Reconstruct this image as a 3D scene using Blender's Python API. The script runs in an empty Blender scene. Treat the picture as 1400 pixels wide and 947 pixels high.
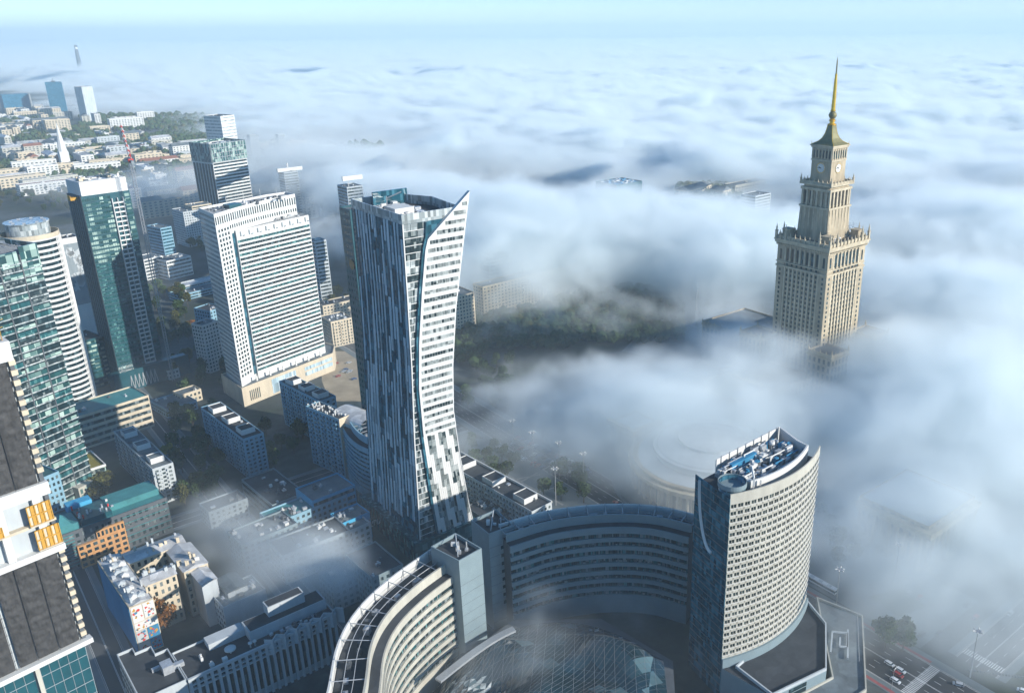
import bpy, bmesh, math, random
from mathutils import Vector, Matrix, noise as mnoise
R = math.radians
random.seed(7)
scene = bpy.context.scene
col = scene.collection

# ------------------------------------------------------------------ camera
F_PX, CAM_H, PITCH, ROLL, PCX, PCY = 1165.0, 260.0, R(20.4), R(0.5), 813.0, 473.5
cam_d = bpy.data.cameras.new('camera')
cam = bpy.data.objects.new('camera', cam_d)
col.objects.link(cam)
scene.camera = cam
_fw = Vector((0, math.cos(PITCH), -math.sin(PITCH)))
_r = Vector((1, 0, 0)); _u = _r.cross(_fw)
CR = math.cos(ROLL)*_r - math.sin(ROLL)*_u
CU = math.cos(ROLL)*_u + math.sin(ROLL)*_r
m3 = Matrix((CR, CU, -_fw)).transposed()
cam.matrix_world = Matrix.Translation((0, 0, CAM_H)) @ m3.to_4x4()
cam_d.sensor_fit = 'HORIZONTAL'; cam_d.sensor_width = 36.0
cam_d.lens = F_PX/1400*36
cam_d.shift_x = (700-PCX)/1400.0
cam_d.shift_y = 0.0
cam_d.clip_start = 1.0; cam_d.clip_end = 120000.0

def ray(px, py):
    return _fw + CR*((px-PCX)/F_PX) - CU*((py-PCY)/F_PX)
def un(px, py, z=0.0):
    """point of the place at height z that the photograph shows at px, py"""
    d = ray(px, py); t = (z-CAM_H)/d.z
    return Vector((0, 0, CAM_H)) + d*t
def hroof(px, py, bpx, bpy_):
    """roof height of an upright edge whose foot is seen at bpx, bpy_ and top at px, py"""
    b = un(bpx, bpy_, 0); D = math.hypot(b.x, b.y); d = ray(px, py)
    return CAM_H + d.z*D/math.hypot(d.x, d.y)

# ------------------------------------------------------------------ render and light
scene.render.engine = 'CYCLES'
cy = scene.cycles
cy.use_denoising = True
try: cy.denoiser = 'OPENIMAGEDENOISE'
except Exception: pass
cy.max_bounces = 12; cy.diffuse_bounces = 2; cy.glossy_bounces = 2; cy.transmission_bounces = 2
cy.transparent_max_bounces = 4; cy.volume_bounces = 10
cy.volume_step_rate = 1.0; cy.volume_max_steps = 512
cy.use_adaptive_sampling = True; cy.adaptive_threshold = 0.02
vs = scene.view_settings
vs.view_transform = 'Standard'; vs.look = 'None'; vs.gamma = 1.0; vs.use_curve_mapping = False
vs.exposure = 0.46

SUN_AZ, SUN_EL = 112.0, 22.0            # clockwise from the viewing direction (+Y)
w = bpy.data.worlds.new('World'); scene.world = w; w.use_nodes = True
nt = w.node_tree; bg = nt.nodes['Background']
sky = nt.nodes.new('ShaderNodeTexSky'); sky.sky_type = 'NISHITA'
sky.sun_disc = False; sky.sun_elevation = R(SUN_EL); sky.sun_rotation = R(SUN_AZ)
sky.altitude = 200; sky.air_density = 0.6; sky.dust_density = 0.2; sky.ozone_density = 3.0
tint = nt.nodes.new('ShaderNodeMix'); tint.data_type = 'RGBA'; tint.blend_type = 'MULTIPLY'; tint.inputs[0].default_value = 1.0
wtc = nt.nodes.new('ShaderNodeTexCoord'); wsp = nt.nodes.new('ShaderNodeSeparateXYZ'); wcr = nt.nodes.new('ShaderNodeValToRGB')
nt.links.new(wtc.outputs['Generated'], wsp.inputs[0]); nt.links.new(wsp.outputs[2], wcr.inputs[0])
wcr.color_ramp.elements[0].position = 0.02; wcr.color_ramp.elements[0].color = (0.90, 0.92, 0.97, 1)      # pale near the horizon
wcr.color_ramp.elements[1].position = 0.20; wcr.color_ramp.elements[1].color = (0.32, 0.82, 1.0, 1)       # the cool cast of the morning sky
nt.links.new(wcr.outputs[0], tint.inputs[7])
nt.links.new(sky.outputs[0], tint.inputs[6]); nt.links.new(tint.outputs[2], bg.inputs[0]); bg.inputs[1].default_value = 0.15
sd = bpy.data.lights.new('sun', 'SUN'); sd.energy = 5.0; sd.angle = R(0.5); sd.color = (1.0, 0.96, 0.88)
so = bpy.data.objects.new('sun', sd); col.objects.link(so)
to_sun = Vector((math.sin(R(SUN_AZ))*math.cos(R(SUN_EL)), math.cos(R(SUN_AZ))*math.cos(R(SUN_EL)), math.sin(R(SUN_EL))))
so.rotation_euler = to_sun.to_track_quat('Z', 'Y').to_euler()
so.location = to_sun*500
# ------------------------------------------------------------------ materials
def mat(name, rgb, rough=0.8, var=0.18, scale=0.25, metal=0.0, spec=0.4, streak=0.0, patch=0.0):
    m = bpy.data.materials.new(name); m.use_nodes = True
    n = m.node_tree.nodes; l = m.node_tree.links; b = n['Principled BSDF']
    b.inputs['Roughness'].default_value = rough; b.inputs['Metallic'].default_value = metal
    b.inputs['Specular IOR Level'].default_value = spec
    tc = n.new('ShaderNodeTexCoord'); mp = n.new('ShaderNodeMapping')
    mp.inputs['Scale'].default_value = (scale, scale, scale*(0.25 if streak else 1.0))
    l.new(tc.outputs['Object'], mp.inputs[0])
    nz = n.new('ShaderNodeTexNoise'); nz.inputs['Scale'].default_value = 1.0
    nz.inputs['Detail'].default_value = 6.0; nz.inputs['Roughness'].default_value = 0.65
    l.new(mp.outputs[0], nz.inputs['Vector'])
    mr = n.new('ShaderNodeMapRange'); mr.inputs[1].default_value = 0.25; mr.inputs[2].default_value = 0.75
    mr.inputs[3].default_value = 1-var; mr.inputs[4].default_value = 1+var*0.6
    l.new(nz.outputs[0], mr.inputs[0])
    mx = n.new('ShaderNodeMix'); mx.data_type = 'RGBA'; mx.blend_type = 'MULTIPLY'
    mx.inputs[0].default_value = 1.0; mx.inputs[6].default_value = (*rgb, 1)
    l.new(mr.outputs[0], mx.inputs[7]); l.new(mx.outputs[2], b.inputs['Base Color'])
    if patch:                                                       # felt strips and repairs, each a little lighter or darker
        vo = n.new('ShaderNodeTexVoronoi'); vo.distance = 'CHEBYCHEV'; vo.inputs['Scale'].default_value = 0.16
        l.new(tc.outputs['Object'], vo.inputs['Vector'])
        sp = n.new('ShaderNodeSeparateColor'); l.new(vo.outputs['Color'], sp.inputs[0])
        m2 = n.new('ShaderNodeMapRange'); m2.inputs[3].default_value = 1-patch; m2.inputs[4].default_value = 1+patch
        l.new(sp.outputs[0], m2.inputs[0])
        x2 = n.new('ShaderNodeMix'); x2.data_type = 'RGBA'; x2.blend_type = 'MULTIPLY'; x2.inputs[0].default_value = 1.0
        l.new(mx.outputs[2], x2.inputs[6]); l.new(m2.outputs[0], x2.inputs[7]); l.new(x2.outputs[2], b.inputs['Base Color'])
    return m

def glass(name, rgb, rgb2, cell=(1.5, 1.5, 3.5), light=0.25, rough=0.1, metal=0.0, spec=0.8):
    """window glass: each pane of a storey a little different (blinds, ceilings, reflections)"""
    m = bpy.data.materials.new(name); m.use_nodes = True
    n = m.node_tree.nodes; l = m.node_tree.links; b = n['Principled BSDF']
    b.inputs['Roughness'].default_value = rough; b.inputs['Specular IOR Level'].default_value = spec
    b.inputs['Metallic'].default_value = metal
    ge = n.new('ShaderNodeNewGeometry'); oi = n.new('ShaderNodeObjectInfo')
    v0 = n.new('ShaderNodeVectorRotate'); v0.rotation_type = 'Z_AXIS'; v0.inputs['Angle'].default_value = -R(39.5)
    l.new(ge.outputs['Position'], v0.inputs['Vector'])
    v1 = n.new('ShaderNodeVectorMath'); v1.operation = 'DIVIDE'; v1.inputs[1].default_value = cell
    l.new(v0.outputs[0], v1.inputs[0])
    v2 = n.new('ShaderNodeVectorMath'); v2.operation = 'FLOOR'; l.new(v1.outputs[0], v2.inputs[0])
    wn = n.new('ShaderNodeTexWhiteNoise'); wn.noise_dimensions = '3D'; l.new(v2.outputs[0], wn.inputs['Vector'])
    cr = n.new('ShaderNodeValToRGB'); e = cr.color_ramp
    e.elements[0].position = 0.0; e.elements[0].color = (*[c*0.5 for c in rgb], 1)
    e.elements[1].position = 1.0; e.elements[1].color = (*rgb2, 1)
    k = e.elements.new(1-light); k.color = (*rgb, 1)
    l.new(wn.outputs['Value'], cr.inputs[0]); l.new(cr.outputs[0], b.inputs['Base Color'])
    return m

M = {}
M['white'] = mat('white cladding', (0.64, 0.63, 0.60), 0.6, 0.10, 0.15, streak=1)
M['cream'] = mat('cream render', (0.58, 0.49, 0.36), 0.85, 0.2, 0.2, streak=1)
M['pale'] = mat('pale concrete panel', (0.46, 0.49, 0.50), 0.85, 0.18, 0.2, streak=1)
M['paleblue'] = mat('blue grey panel', (0.22, 0.38, 0.47), 0.85, 0.18, 0.2, streak=1)
M['grey'] = mat('grey concrete', (0.24, 0.28, 0.30), 0.9, 0.22, 0.2, streak=1)
M['darkgrey'] = mat('dark grey panel', (0.10, 0.11, 0.12), 0.7, 0.2, 0.3)
M['black'] = mat('black metal', (0.03, 0.03, 0.035), 0.5, 0.2, 1.0)
M['roof'] = mat('bitumen roof', (0.05, 0.055, 0.062), 0.9, 0.4, 0.12, patch=0.15)
M['roofgrey'] = mat('grey roof sheet', (0.15, 0.175, 0.185), 0.85, 0.4, 0.15, patch=0.16)
M['rooflight'] = mat('light gravel roof', (0.40, 0.40, 0.39), 0.9, 0.3, 0.2, patch=0.2)
M['tin'] = mat('pale tin roof', (0.50, 0.50, 0.50), 0.45, 0.35, 0.25, spec=0.6, patch=0.25)
M['redroof'] = mat('red tiled roof', (0.26, 0.11, 0.07), 0.85, 0.3, 0.3)
M['teal'] = mat('green copper roof', (0.05, 0.22, 0.23), 0.6, 0.3, 0.15, spec=0.5)
M['tealwall'] = mat('teal glazed cladding', (0.015, 0.085, 0.105), 0.35, 0.3, 0.2, spec=0.6)
M['orange'] = mat('orange brick', (0.52, 0.27, 0.11), 0.85, 0.25, 0.3)
M['stone'] = mat('warm sandstone', (0.44, 0.36, 0.245), 0.85, 0.55, 0.16, streak=1)
M['stonelight'] = mat('light sandstone trim', (0.52, 0.44, 0.31), 0.85, 0.4, 0.25)
M['beigeclad'] = mat('beige stone cladding', (0.48, 0.455, 0.385), 0.6, 0.22, 0.2, streak=1)
M['greyclad'] = mat('grey stone cladding', (0.20, 0.26, 0.28), 0.6, 0.12, 0.2)
M['steel'] = mat('grey painted steel', (0.40, 0.41, 0.42), 0.45, 0.15, 1.0, metal=0.3)
M['unit'] = mat('galvanised plant', (0.52, 0.54, 0.56), 0.4, 0.25, 0.8, metal=0.4)
M['gold'] = mat('gilded metal', (0.80, 0.50, 0.05), 0.35, 0.2, 0.6, metal=0.6)
M['patina'] = mat('weathered green metal', (0.22, 0.20, 0.09), 0.55, 0.35, 0.5, metal=0.2)
M['asphalt'] = mat('asphalt', (0.05, 0.052, 0.055), 0.9, 0.25, 0.05)
M['pave'] = mat('paving slabs', (0.14, 0.17, 0.18), 0.9, 0.25, 0.08)
M['kerb'] = mat('kerb stone', (0.30, 0.30, 0.29), 0.9, 0.2, 0.5)
M['paint'] = mat('road paint', (0.70, 0.70, 0.68), 0.8, 0.25, 0.5)
M['redpave'] = mat('red tactile paving', (0.30, 0.09, 0.09), 0.9, 0.3, 0.3)
M['sand'] = mat('bare sand ground', (0.36, 0.29, 0.20), 0.95, 0.45, 0.05)
M['lawn'] = mat('lawn grass', (0.045, 0.065, 0.022), 1.0, 0.5, 0.03)
M['redpaint'] = mat('red crane paint', (0.55, 0.05, 0.04), 0.5, 0.2, 0.5)
M['yellow'] = mat('yellow formwork', (0.52, 0.28, 0.04), 0.7, 0.25, 0.5)
M['net'] = mat('black scaffold netting', (0.055, 0.053, 0.052), 0.75, 0.55, 0.35)
M['sedum'] = mat('yellow green sedum', (0.24, 0.20, 0.03), 1.0, 0.45, 0.4)
M['bluepaint'] = mat('blue painted wall', (0.03, 0.20, 0.36), 0.8, 0.2, 0.15, streak=1)
M['skyblue'] = mat('bright blue cladding', (0.06, 0.34, 0.55), 0.6, 0.15, 0.2)
M['g_dark'] = glass('dark office glass', (0.015, 0.035, 0.042), (0.08, 0.13, 0.14), spec=0.45)
M['g_teal'] = glass('green tinted glass', (0.020, 0.10, 0.11), (0.12, 0.26, 0.25), light=0.3, spec=0.45)
M['g_green'] = glass('pale green glass', (0.03, 0.10, 0.10), (0.45, 0.58, 0.50), (3.0, 3.0, 4.0), 0.55)
M['g_blue'] = glass('blue mirror glass', (0.018, 0.085, 0.12), (0.07, 0.20, 0.26), light=0.4, rough=0.06)
M['g_sky'] = glass('sky blue glass panel', (0.40, 0.54, 0.61), (0.58, 0.67, 0.71), (1.5, 1.5, 9.0), 0.5, 0.25)
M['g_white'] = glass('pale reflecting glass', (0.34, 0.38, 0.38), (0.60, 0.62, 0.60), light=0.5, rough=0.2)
M['g_win'] = glass('window glass', (0.03, 0.05, 0.055), (0.26, 0.29, 0.28), (1.3, 1.3, 2.9), 0.4, 0.15, spec=0.45)
M['g_sail'] = glass('pale sail glass', (0.24, 0.27, 0.26), (0.44, 0.46, 0.44), light=0.4, rough=0.2, spec=0.5)
M['g_lens'] = glass('recessed tower glass', (0.020, 0.045, 0.045), (0.20, 0.24, 0.21), (1.6, 1.6, 3.3), 0.28, 0.12, spec=0.5)
M['g_shell'] = glass('court roof glass', (0.008, 0.035, 0.05), (0.12, 0.2, 0.22), (6.0, 6.0, 6.0), 0.1, 0.12)

# ------------------------------------------------------------------ mesh collecting
class MB:
    def __init__(s): s.v = []; s.f = []; s.mi = []
    def poly(s, pts, mi=0):
        i = len(s.v); s.v += [tuple(p) for p in pts]; s.f.append(tuple(range(i, i+len(pts)))); s.mi.append(mi); return s
    def box(s, x0, y0, z0, x1, y1, z1, mi=0):
        i = len(s.v)
        s.v += [(x0,y0,z0),(x1,y0,z0),(x1,y1,z0),(x0,y1,z0),(x0,y0,z1),(x1,y0,z1),(x1,y1,z1),(x0,y1,z1)]
        s.f += [(i,i+3,i+2,i+1),(i+4,i+5,i+6,i+7),(i,i+1,i+5,i+4),(i+1,i+2,i+6,i+5),(i+2,i+3,i+7,i+6),(i+3,i,i+4,i+7)]
        s.mi += [mi]*6; return s
    def prism(s, pl, z0, z1, mi=0, cap=None, pl2=None):
        n = len(pl); i = len(s.v); pl2 = pl2 or pl
        s.v += [(p[0],p[1],z0) for p in pl]+[(p[0],p[1],z1) for p in pl2]
        for k in range(n):
            j = (k+1) % n; s.f.append((i+k,i+j,i+n+j,i+n+k)); s.mi.append(mi)
        s.f.append(tuple(range(i+n, i+2*n))); s.mi.append(mi if cap is None else cap)
        s.f.append(tuple(range(i+n-1, i-1, -1))); s.mi.append(mi); return s
    def ring(s, pl, t, z0, z1, mi=0):
        """an upright band of thickness t standing on the inner side of the outline pl (counter-clockwise)"""
        q = inset(pl, t); n = len(pl)
        for k in range(n):
            j = (k+1) % n
            a, b, c, d = pl[k], pl[j], q[j], q[k]
            s.prism([a, b, c, d], z0, z1, mi)
        return s
    def bar(s, p, q, r, mi=0, n=4, r2=None):
        p, q = Vector(p), Vector(q); d = (q-p)
        if d.length < 1e-6: return s
        d.normalize(); a = d.orthogonal().normalized(); b = d.cross(a); i = len(s.v); r2 = r if r2 is None else r2
        for c, rr in ((p, r), (q, r2)):
            for k in range(n):
                t = 2*math.pi*(k+0.5)/n; s.v.append(tuple(c+(a*math.cos(t)+b*math.sin(t))*rr))
        for k in range(n):
            j = (k+1) % n; s.f.append((i+k,i+j,i+n+j,i+n+k)); s.mi.append(mi)
        s.f.append(tuple(range(i+n, i+2*n))); s.mi.append(mi)
        s.f.append(tuple(range(i+n-1, i-1, -1))); s.mi.append(mi); return s
    def lathe(s, prof, n=16, c=(0, 0), mi=0):
        i = len(s.v)
        for r, z in prof:
            for k in range(n):
                t = 2*math.pi*k/n; s.v.append((c[0]+r*math.cos(t), c[1]+r*math.sin(t), z))
        for a in range(len(prof)-1):
            for k in range(n):
                j = (k+1) % n; s.f.append((i+a*n+k,i+a*n+j,i+(a+1)*n+j,i+(a+1)*n+k)); s.mi.append(mi)
        s.f.append(tuple(i+(len(prof)-1)*n+k for k in range(n))); s.mi.append(mi)
        return s
    def build(s, name, mats, parent=None, smooth=False, loc=None, rot=None):
        me = bpy.data.meshes.new(name); me.from_pydata(s.v, [], s.f)
        for m in (mats if isinstance(mats, (list, tuple)) else [mats]): me.materials.append(M[m] if isinstance(m, str) else m)
        me.polygons.foreach_set('material_index', s.mi)
        if smooth: me.polygons.foreach_set('use_smooth', [True]*len(s.f))
        me.update()
        o = bpy.data.objects.new(name, me); col.objects.link(o)
        if parent is not None: o.parent = parent
        if loc is not None: o.location = loc
        if rot is not None: o.rotation_euler = (0, 0, rot)
        return o

def inset(pl, t):
    n = len(pl); out = []
    for k in range(n):
        a, b, c = Vector(pl[k-1][:2]), Vector(pl[k][:2]), Vector(pl[(k+1) % n][:2])
        u, v = (b-a).normalized(), (c-b).normalized()
        nu, nv = Vector((-u.y, u.x)), Vector((-v.y, v.x)); m = (nu+nv)
        m = m/max(0.2, m.length_squared)*2 if m.length > 1e-6 else nu
        out.append((b.x+m.x*t, b.y+m.y*t))
    return out

def thing(name, label, cat, loc=(0, 0, 0), rotz=0.0, group=None):
    o = bpy.data.objects.new(name, None); col.objects.link(o); o.empty_display_size = 1
    o.location = loc; o.rotation_euler = (0, 0, rotz)
    return tag(o, label, cat, group)
def tag(o, label, cat, group=None):
    o['label'] = label; o['category'] = cat
    if group: o['group'] = group
    return o
def inst(o, parent, loc, rotz=0.0, scale=None):
    c = o.copy(); col.objects.link(c); c.parent = parent; c.location = loc; c.rotation_euler = (0, 0, rotz)
    if scale: c.scale = scale
    return c
def copy_tree(o, loc, rotz, scale=None, label=None, group=None):
    c = o.copy(); col.objects.link(c); c.location = loc; c.rotation_euler = (0, 0, rotz)
    if scale: c.scale = scale
    if label: c['label'] = label
    if group: c['group'] = group
    for ch in KIDS.get(o.name, []):
        d = ch.copy(); col.objects.link(d); d.parent = c
        for g in KIDS.get(ch.name, []):
            e = g.copy(); col.objects.link(e); e.parent = d
    return c
KIDS = {}
def kids(parent, *ch): KIDS.setdefault(parent.name, []).extend(ch)

ANG = R(39.5)
CAM = Vector((0, 0, CAM_H))
def l2w(root, p):
    a = root.rotation_euler.z; c, s = math.cos(a), math.sin(a)
    return Vector((root.location.x+p[0]*c-p[1]*s, root.location.y+p[0]*s+p[1]*c, root.location.z+p[2]))

def panes(root, spots, material, name='window', depth=0.12, limit=100):
    """spots: (x, y, z, direction angle, width, height) of each pane's lower start; the panes that show largest
    are parts of their own, the rest one part"""
    order = []
    for s_ in spots:
        x, y, z, a, wd, ht = s_
        p = l2w(root, (x, y, z)); nrm = a+root.rotation_euler.z-math.pi/2
        vis = (CAM-p).dot(Vector((math.cos(nrm), math.sin(nrm), 0))) > 0
        order.append(((0 if vis else 1e6)+(CAM-p).length, s_))
    order.sort(key=lambda q: q[0])
    cache = {}; rest = MB()
    for k, (_, (x, y, z, a, wd, ht)) in enumerate(order):
        if k < limit:
            key = (round(wd, 2), round(ht, 2))
            if key not in cache:
                mb = MB(); mb.box(0, -0.05, 0, key[0], depth, key[1])
                cache[key] = mb.build(name, material, root, loc=(x, y, z), rot=a)
            else: inst(cache[key], root, (x, y, z), a)
        else:
            ca, sa = math.cos(a), math.sin(a); i = len(rest.v); b = MB(); b.box(0, -0.05, 0, wd, depth, ht)
            rest.v += [(x+p[0]*ca-p[1]*sa, y+p[0]*sa+p[1]*ca, z+p[2]) for p in b.v]
            rest.f += [tuple(q+i for q in f) for f in b.f]; rest.mi += [0]*len(b.f)
    if rest.v: rest.build(name, material, root)['kind'] = 'stuff'

def grid_spots(p, q, z0, z1, floors, bay, wf=0.5, hf=0.5, sill=0.28, margin=0.0, skip=None, n=None):
    """window places along the wall from p to q (outside on the right hand of p -> q)"""
    p, q = Vector(p[:2]), Vector(q[:2]); L = (q-p).length; d = (q-p)/L
    a = math.atan2(d.y, d.x); fh = (z1-z0)/floors; nb = n or max(1, int(round((L-2*margin)/bay))); bw = (L-2*margin)/nb
    out = []
    for f in range(floors):
        for k in range(nb):
            if skip and skip(f, k, nb): continue
            s = margin+bw*(k+0.5-wf/2)
            out.append((p.x+d.x*s, p.y+d.y*s, z0+fh*(f+sill), a, bw*wf, fh*hf))
    return out

def roof_bits(root, rng, x0, y0, x1, y1, z, n, mats=('unit', 'white', 'darkgrey'), size=(0.8, 2.6), name='roof_vent'):
    for _ in range(n):
        sx, sy, sz = rng.uniform(*size), rng.uniform(*size), rng.uniform(0.6, 1.8)
        x, y = rng.uniform(x0, x1-sx), rng.uniform(y0, y1-sy)
        mb = MB(); mb.box(x, y, z, x+sx, y+sy, z+sz)
        if rng.random() < 0.5: mb.lathe([(0.35, z+sz-0.1), (0.35, z+sz+0.7), (0.5, z+sz+0.75), (0.5, z+sz+1.0)], 8, (x+sx/2, y+sy/2))
        mb.build(name, rng.choice(mats), root)

def roof_field(root, name, rng, x0, y0, x1, y1, z, n, mats=('unit', 'white', 'darkgrey'), size=(0.8, 3.0)):
    """plant, ducts and pipes crowded together on a roof, as one part"""
    mb = MB()
    for _ in range(n):
        sx, sy, sz = rng.uniform(*size), rng.uniform(*size), rng.uniform(0.5, 2.4)
        x, y = rng.uniform(x0, max(x0+.1, x1-sx)), rng.uniform(y0, max(y0+.1, y1-sy)); k = rng.randrange(len(mats))
        if rng.random() < 0.25:
            L = rng.uniform(3, 10)
            if rng.random() < .5: mb.box(x, y, z+.3, min(x1, x+L), y+.5, z+.9, k)
            else: mb.box(x, y, z+.3, x+.5, min(y1, y+L), z+.9, k)
        else: mb.box(x, y, z, x+sx, y+sy, z+sz, k)
    return mb.build(name, list(mats), root)

def block(name, label, cat, near, h, left=None, right=None, a=None, b=None, ang=None, wall='pale', roof='roof',
          floors=None, bay=3.2, wf=0.5, hf=0.5, win='g_win', band=False, group=None, parapet=0.9, seed=1, bits=4,
          blind=(), heads=0, z0=0.0, balc=None, skip=None, base=None):
    """a building on the town's street grid, given by where its nearest roof corner is seen and its height;
    a runs to the far right, b to the far left"""
    rng = random.Random(seed)
    if base is not None: h = hroof(*near, *base)
    P = un(near[0], near[1], h); ang = ANG if ang is None else ang
    e1 = Vector((math.cos(ang), math.sin(ang))); e2 = Vector((-e1.y, e1.x))
    if a is None: a = (un(right[0], right[1], h)-P).xy.dot(e1)
    if b is None: b = (un(left[0], left[1], h)-P).xy.dot(e2)
    root = thing(name, label, cat, (P.x, P.y, 0), ang, group)
    floors = floors or max(1, int(round((h-z0)/3.1)))
    pl = [(0, 0), (a, 0), (a, b), (0, b)]
    mb = MB(); mb.prism(pl, z0, h-parapet, 0, 1); mb.ring(pl, 0.35, h-parapet, h, 0)
    mb.build('wall', [wall, roof], root)
    faces = [((0, 0), (a, 0)), ((0, b), (0, 0)), ((a, 0), (a, b)), ((a, b), (0, b))]
    zt = h-parapet-0.2
    spots = []
    for k, (p, q) in enumerate(faces):
        if k in blind: continue
        if band:
            pv, qv = Vector(p), Vector(q); d = (qv-pv); L = d.length; t = math.atan2(d.y, d.x); fh = (zt-z0)/floors
            for f in range(floors):
                s = pv+d.normalized()*0.6
                spots.append((s.x, s.y, z0+fh*(f+0.35), t, L-1.2, fh*hf))
        else: spots += grid_spots(p, q, z0+0.3, zt, floors, bay, wf, hf, margin=0.4, skip=skip)
    panes(root, spots, win, 'window_band' if band else 'window')
    if balc:
        bl = None
        for face, cols, bw in balc:
            p, q = (Vector(v) for v in faces[face]); d = q-p; L = d.length; t = math.atan2(d.y, d.x); fh = (zt-z0)/floors
            for f in range(1, floors):
                for c in range(cols):
                    s = p+d.normalized()*(L*(c+0.5)/cols-bw/2); loc = (s.x, s.y, z0+fh*f)
                    if bl is None:
                        bb = MB(); bb.box(0, -1.2, 0, bw, -0.01, 0.15); bb.box(0, -1.2, 0.15, bw, -1.12, 1.05)
                        bb.box(0, -1.12, 0.15, 0.08, -0.01, 1.05); bb.box(bw-0.08, -1.12, 0.15, bw, -0.01, 1.05)
                        bl = bb.build('balcony', wall, root, loc=loc, rot=t)
                    else: inst(bl, root, loc, t)
    for k in range(heads):
        cx_, cy_ = a/2, b*(k+0.5)/heads if b > a else b/2
        if a >= b: cx_ = a*(k+0.5)/heads
        m2 = MB(); hw = min(a, b)*0.33
        pl2 = [(cx_-hw, cy_-hw), (cx_+hw, cy_-hw), (cx_+hw, cy_+hw), (cx_-hw, cy_+hw)]
        m2.prism(pl2, h-parapet, h+2.0, 0, 1); m2.ring(pl2, 0.3, h+2.0, h+2.5, 0); m2.build('stair_head', ['white', roof], root)
    if bits: roof_bits(root, rng, 1, 1, a-1, b-1, h-parapet, bits)
    return root, a, b, h
# ------------------------------------------------------------------ ground and roads
def structure(o): o['kind'] = 'structure'; return o
def ground_material():
    m = bpy.data.materials.new('town ground'); m.use_nodes = True
    n = m.node_tree.nodes; l = m.node_tree.links; b = n['Principled BSDF']; b.inputs['Roughness'].default_value = 0.95
    ge = n.new('ShaderNodeNewGeometry')
    def nz(sc, det):
        t = n.new('ShaderNodeTexNoise'); t.inputs['Scale'].default_value = sc; t.inputs['Detail'].default_value = det
        t.inputs['Roughness'].default_value = 0.6; l.new(ge.outputs['Position'], t.inputs['Vector']); return t.outputs[0]
    c1 = n.new('ShaderNodeValToRGB'); l.new(nz(0.012, 6), c1.inputs[0])
    e = c1.color_ramp.elements; e[0].position = 0.36; e[0].color = (0.028, 0.042, 0.018, 1); e[1].position = 0.62; e[1].color = (0.075, 0.088, 0.09, 1)
    k = c1.color_ramp.elements.new(0.5); k.color = (0.038, 0.048, 0.042, 1)
    c2 = n.new('ShaderNodeValToRGB'); l.new(nz(0.15, 8), c2.inputs[0])
    e = c2.color_ramp.elements; e[0].position = 0.3; e[0].color = (0.6, 0.6, 0.6, 1); e[1].position = 0.75; e[1].color = (1.3, 1.3, 1.3, 1)
    mx = n.new('ShaderNodeMix'); mx.data_type = 'RGBA'; mx.blend_type = 'MULTIPLY'; mx.inputs[0].default_value = 1
    l.new(c1.outputs[0], mx.inputs[6]); l.new(c2.outputs[0], mx.inputs[7]); l.new(mx.outputs[2], b.inputs['Base Color'])
    return m
mb = MB(); S = 60000
mb.poly([(-S, -S, 0), (S, -S, 0), (S, S, 0), (-S, S, 0)])
structure(mb.build('ground', ground_material()))

E1 = Vector((math.cos(ANG), math.sin(ANG))); E2 = Vector((-E1.y, E1.x))
def gp(o, u, v):                        # street-grid coordinates from a point o
    return Vector((o.x, o.y))+E1*u+E2*v
def strip(pts, w0, w1, z, mb, mi=0):
    """a flat strip along pts between the offsets w0 and w1 to the left"""
    n = len(pts); L = []; Rr = []
    for k in range(n):
        d = (pts[min(k+1, n-1)]-pts[max(k-1, 0)]).normalized(); nn = Vector((-d.y, d.x))
        L.append(pts[k]+nn*w1); Rr.append(pts[k]+nn*w0)
    for k in range(n-1):
        mb.poly([(*Rr[k], z), (*Rr[k+1], z), (*L[k+1], z), (*L[k], z)], mi)
def kerb(pts, w0, w1, z, mb):
    n = len(pts); A = []; B = []
    for k in range(n):
        d = (pts[min(k+1, n-1)]-pts[max(k-1, 0)]).normalized(); nn = Vector((-d.y, d.x))
        A.append(pts[k]+nn*w0); B.append(pts[k]+nn*w1)
    for k in range(n-1):
        mb.prism([A[k], A[k+1], B[k+1], B[k]], 0.0, z)
def road(name, pts, half, lanes, walk=5.0, median=0.0, z=0.008):
    pts = [Vector((p[0], p[1])) for p in pts]
    mb = MB(); strip(pts, -half, half, z, mb); structure(mb.build(name, 'asphalt'))
    mb = MB()
    for s in (-1, 1):
        kerb(pts, min(s*half, s*(half+0.4)), max(s*half, s*(half+0.4)), 0.15, mb)
    structure(mb.build('kerb', 'kerb'))
    mb = MB()
    for s in (-1, 1):
        strip(pts, min(s*(half+.4), s*(half+walk)), max(s*(half+.4), s*(half+walk)), 0.13, mb)
    structure(mb.build('pavement', 'pave'))
    mb = MB(); w = 2*half/lanes
    L = sum((pts[k+1]-pts[k]).length for k in range(len(pts)-1))
    for k in range(1, lanes):
        off = -half+w*k
        if abs(off) < 0.1 and lanes % 2 == 0:
            strip(pts, off-0.25, off-0.10, z+.004, mb); strip(pts, off+0.10, off+0.25, z+.004, mb)
        else:
            for a in range(len(pts)-1):
                d = (pts[a+1]-pts[a]); l = d.length; d = d/l; t = 0.0
                while t+3 < l:
                    strip([pts[a]+d*t, pts[a]+d*(t+3)], off-.09, off+.09, z+.004, mb); t += 8.0
    strip(pts, -half+.25, -half+.42, z+.004, mb); strip(pts, half-.42, half-.25, z+.004, mb)
    structure(mb.build('road_marking', 'paint'))
    return pts
def crosswalk(c, along, half, width=4.0, z=0.018):
    d = Vector(along).normalized(); nn = Vector((-d.y, d.x)); c = Vector(c[:2]); mb = MB(); t = -half+.3
    while t < half-.3:
        strip([c+nn*t-d*width/2, c+nn*t+d*width/2], 0, 0.5, z, mb); t += 1.0
    structure(mb.build('crosswalk', 'paint'))
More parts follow.
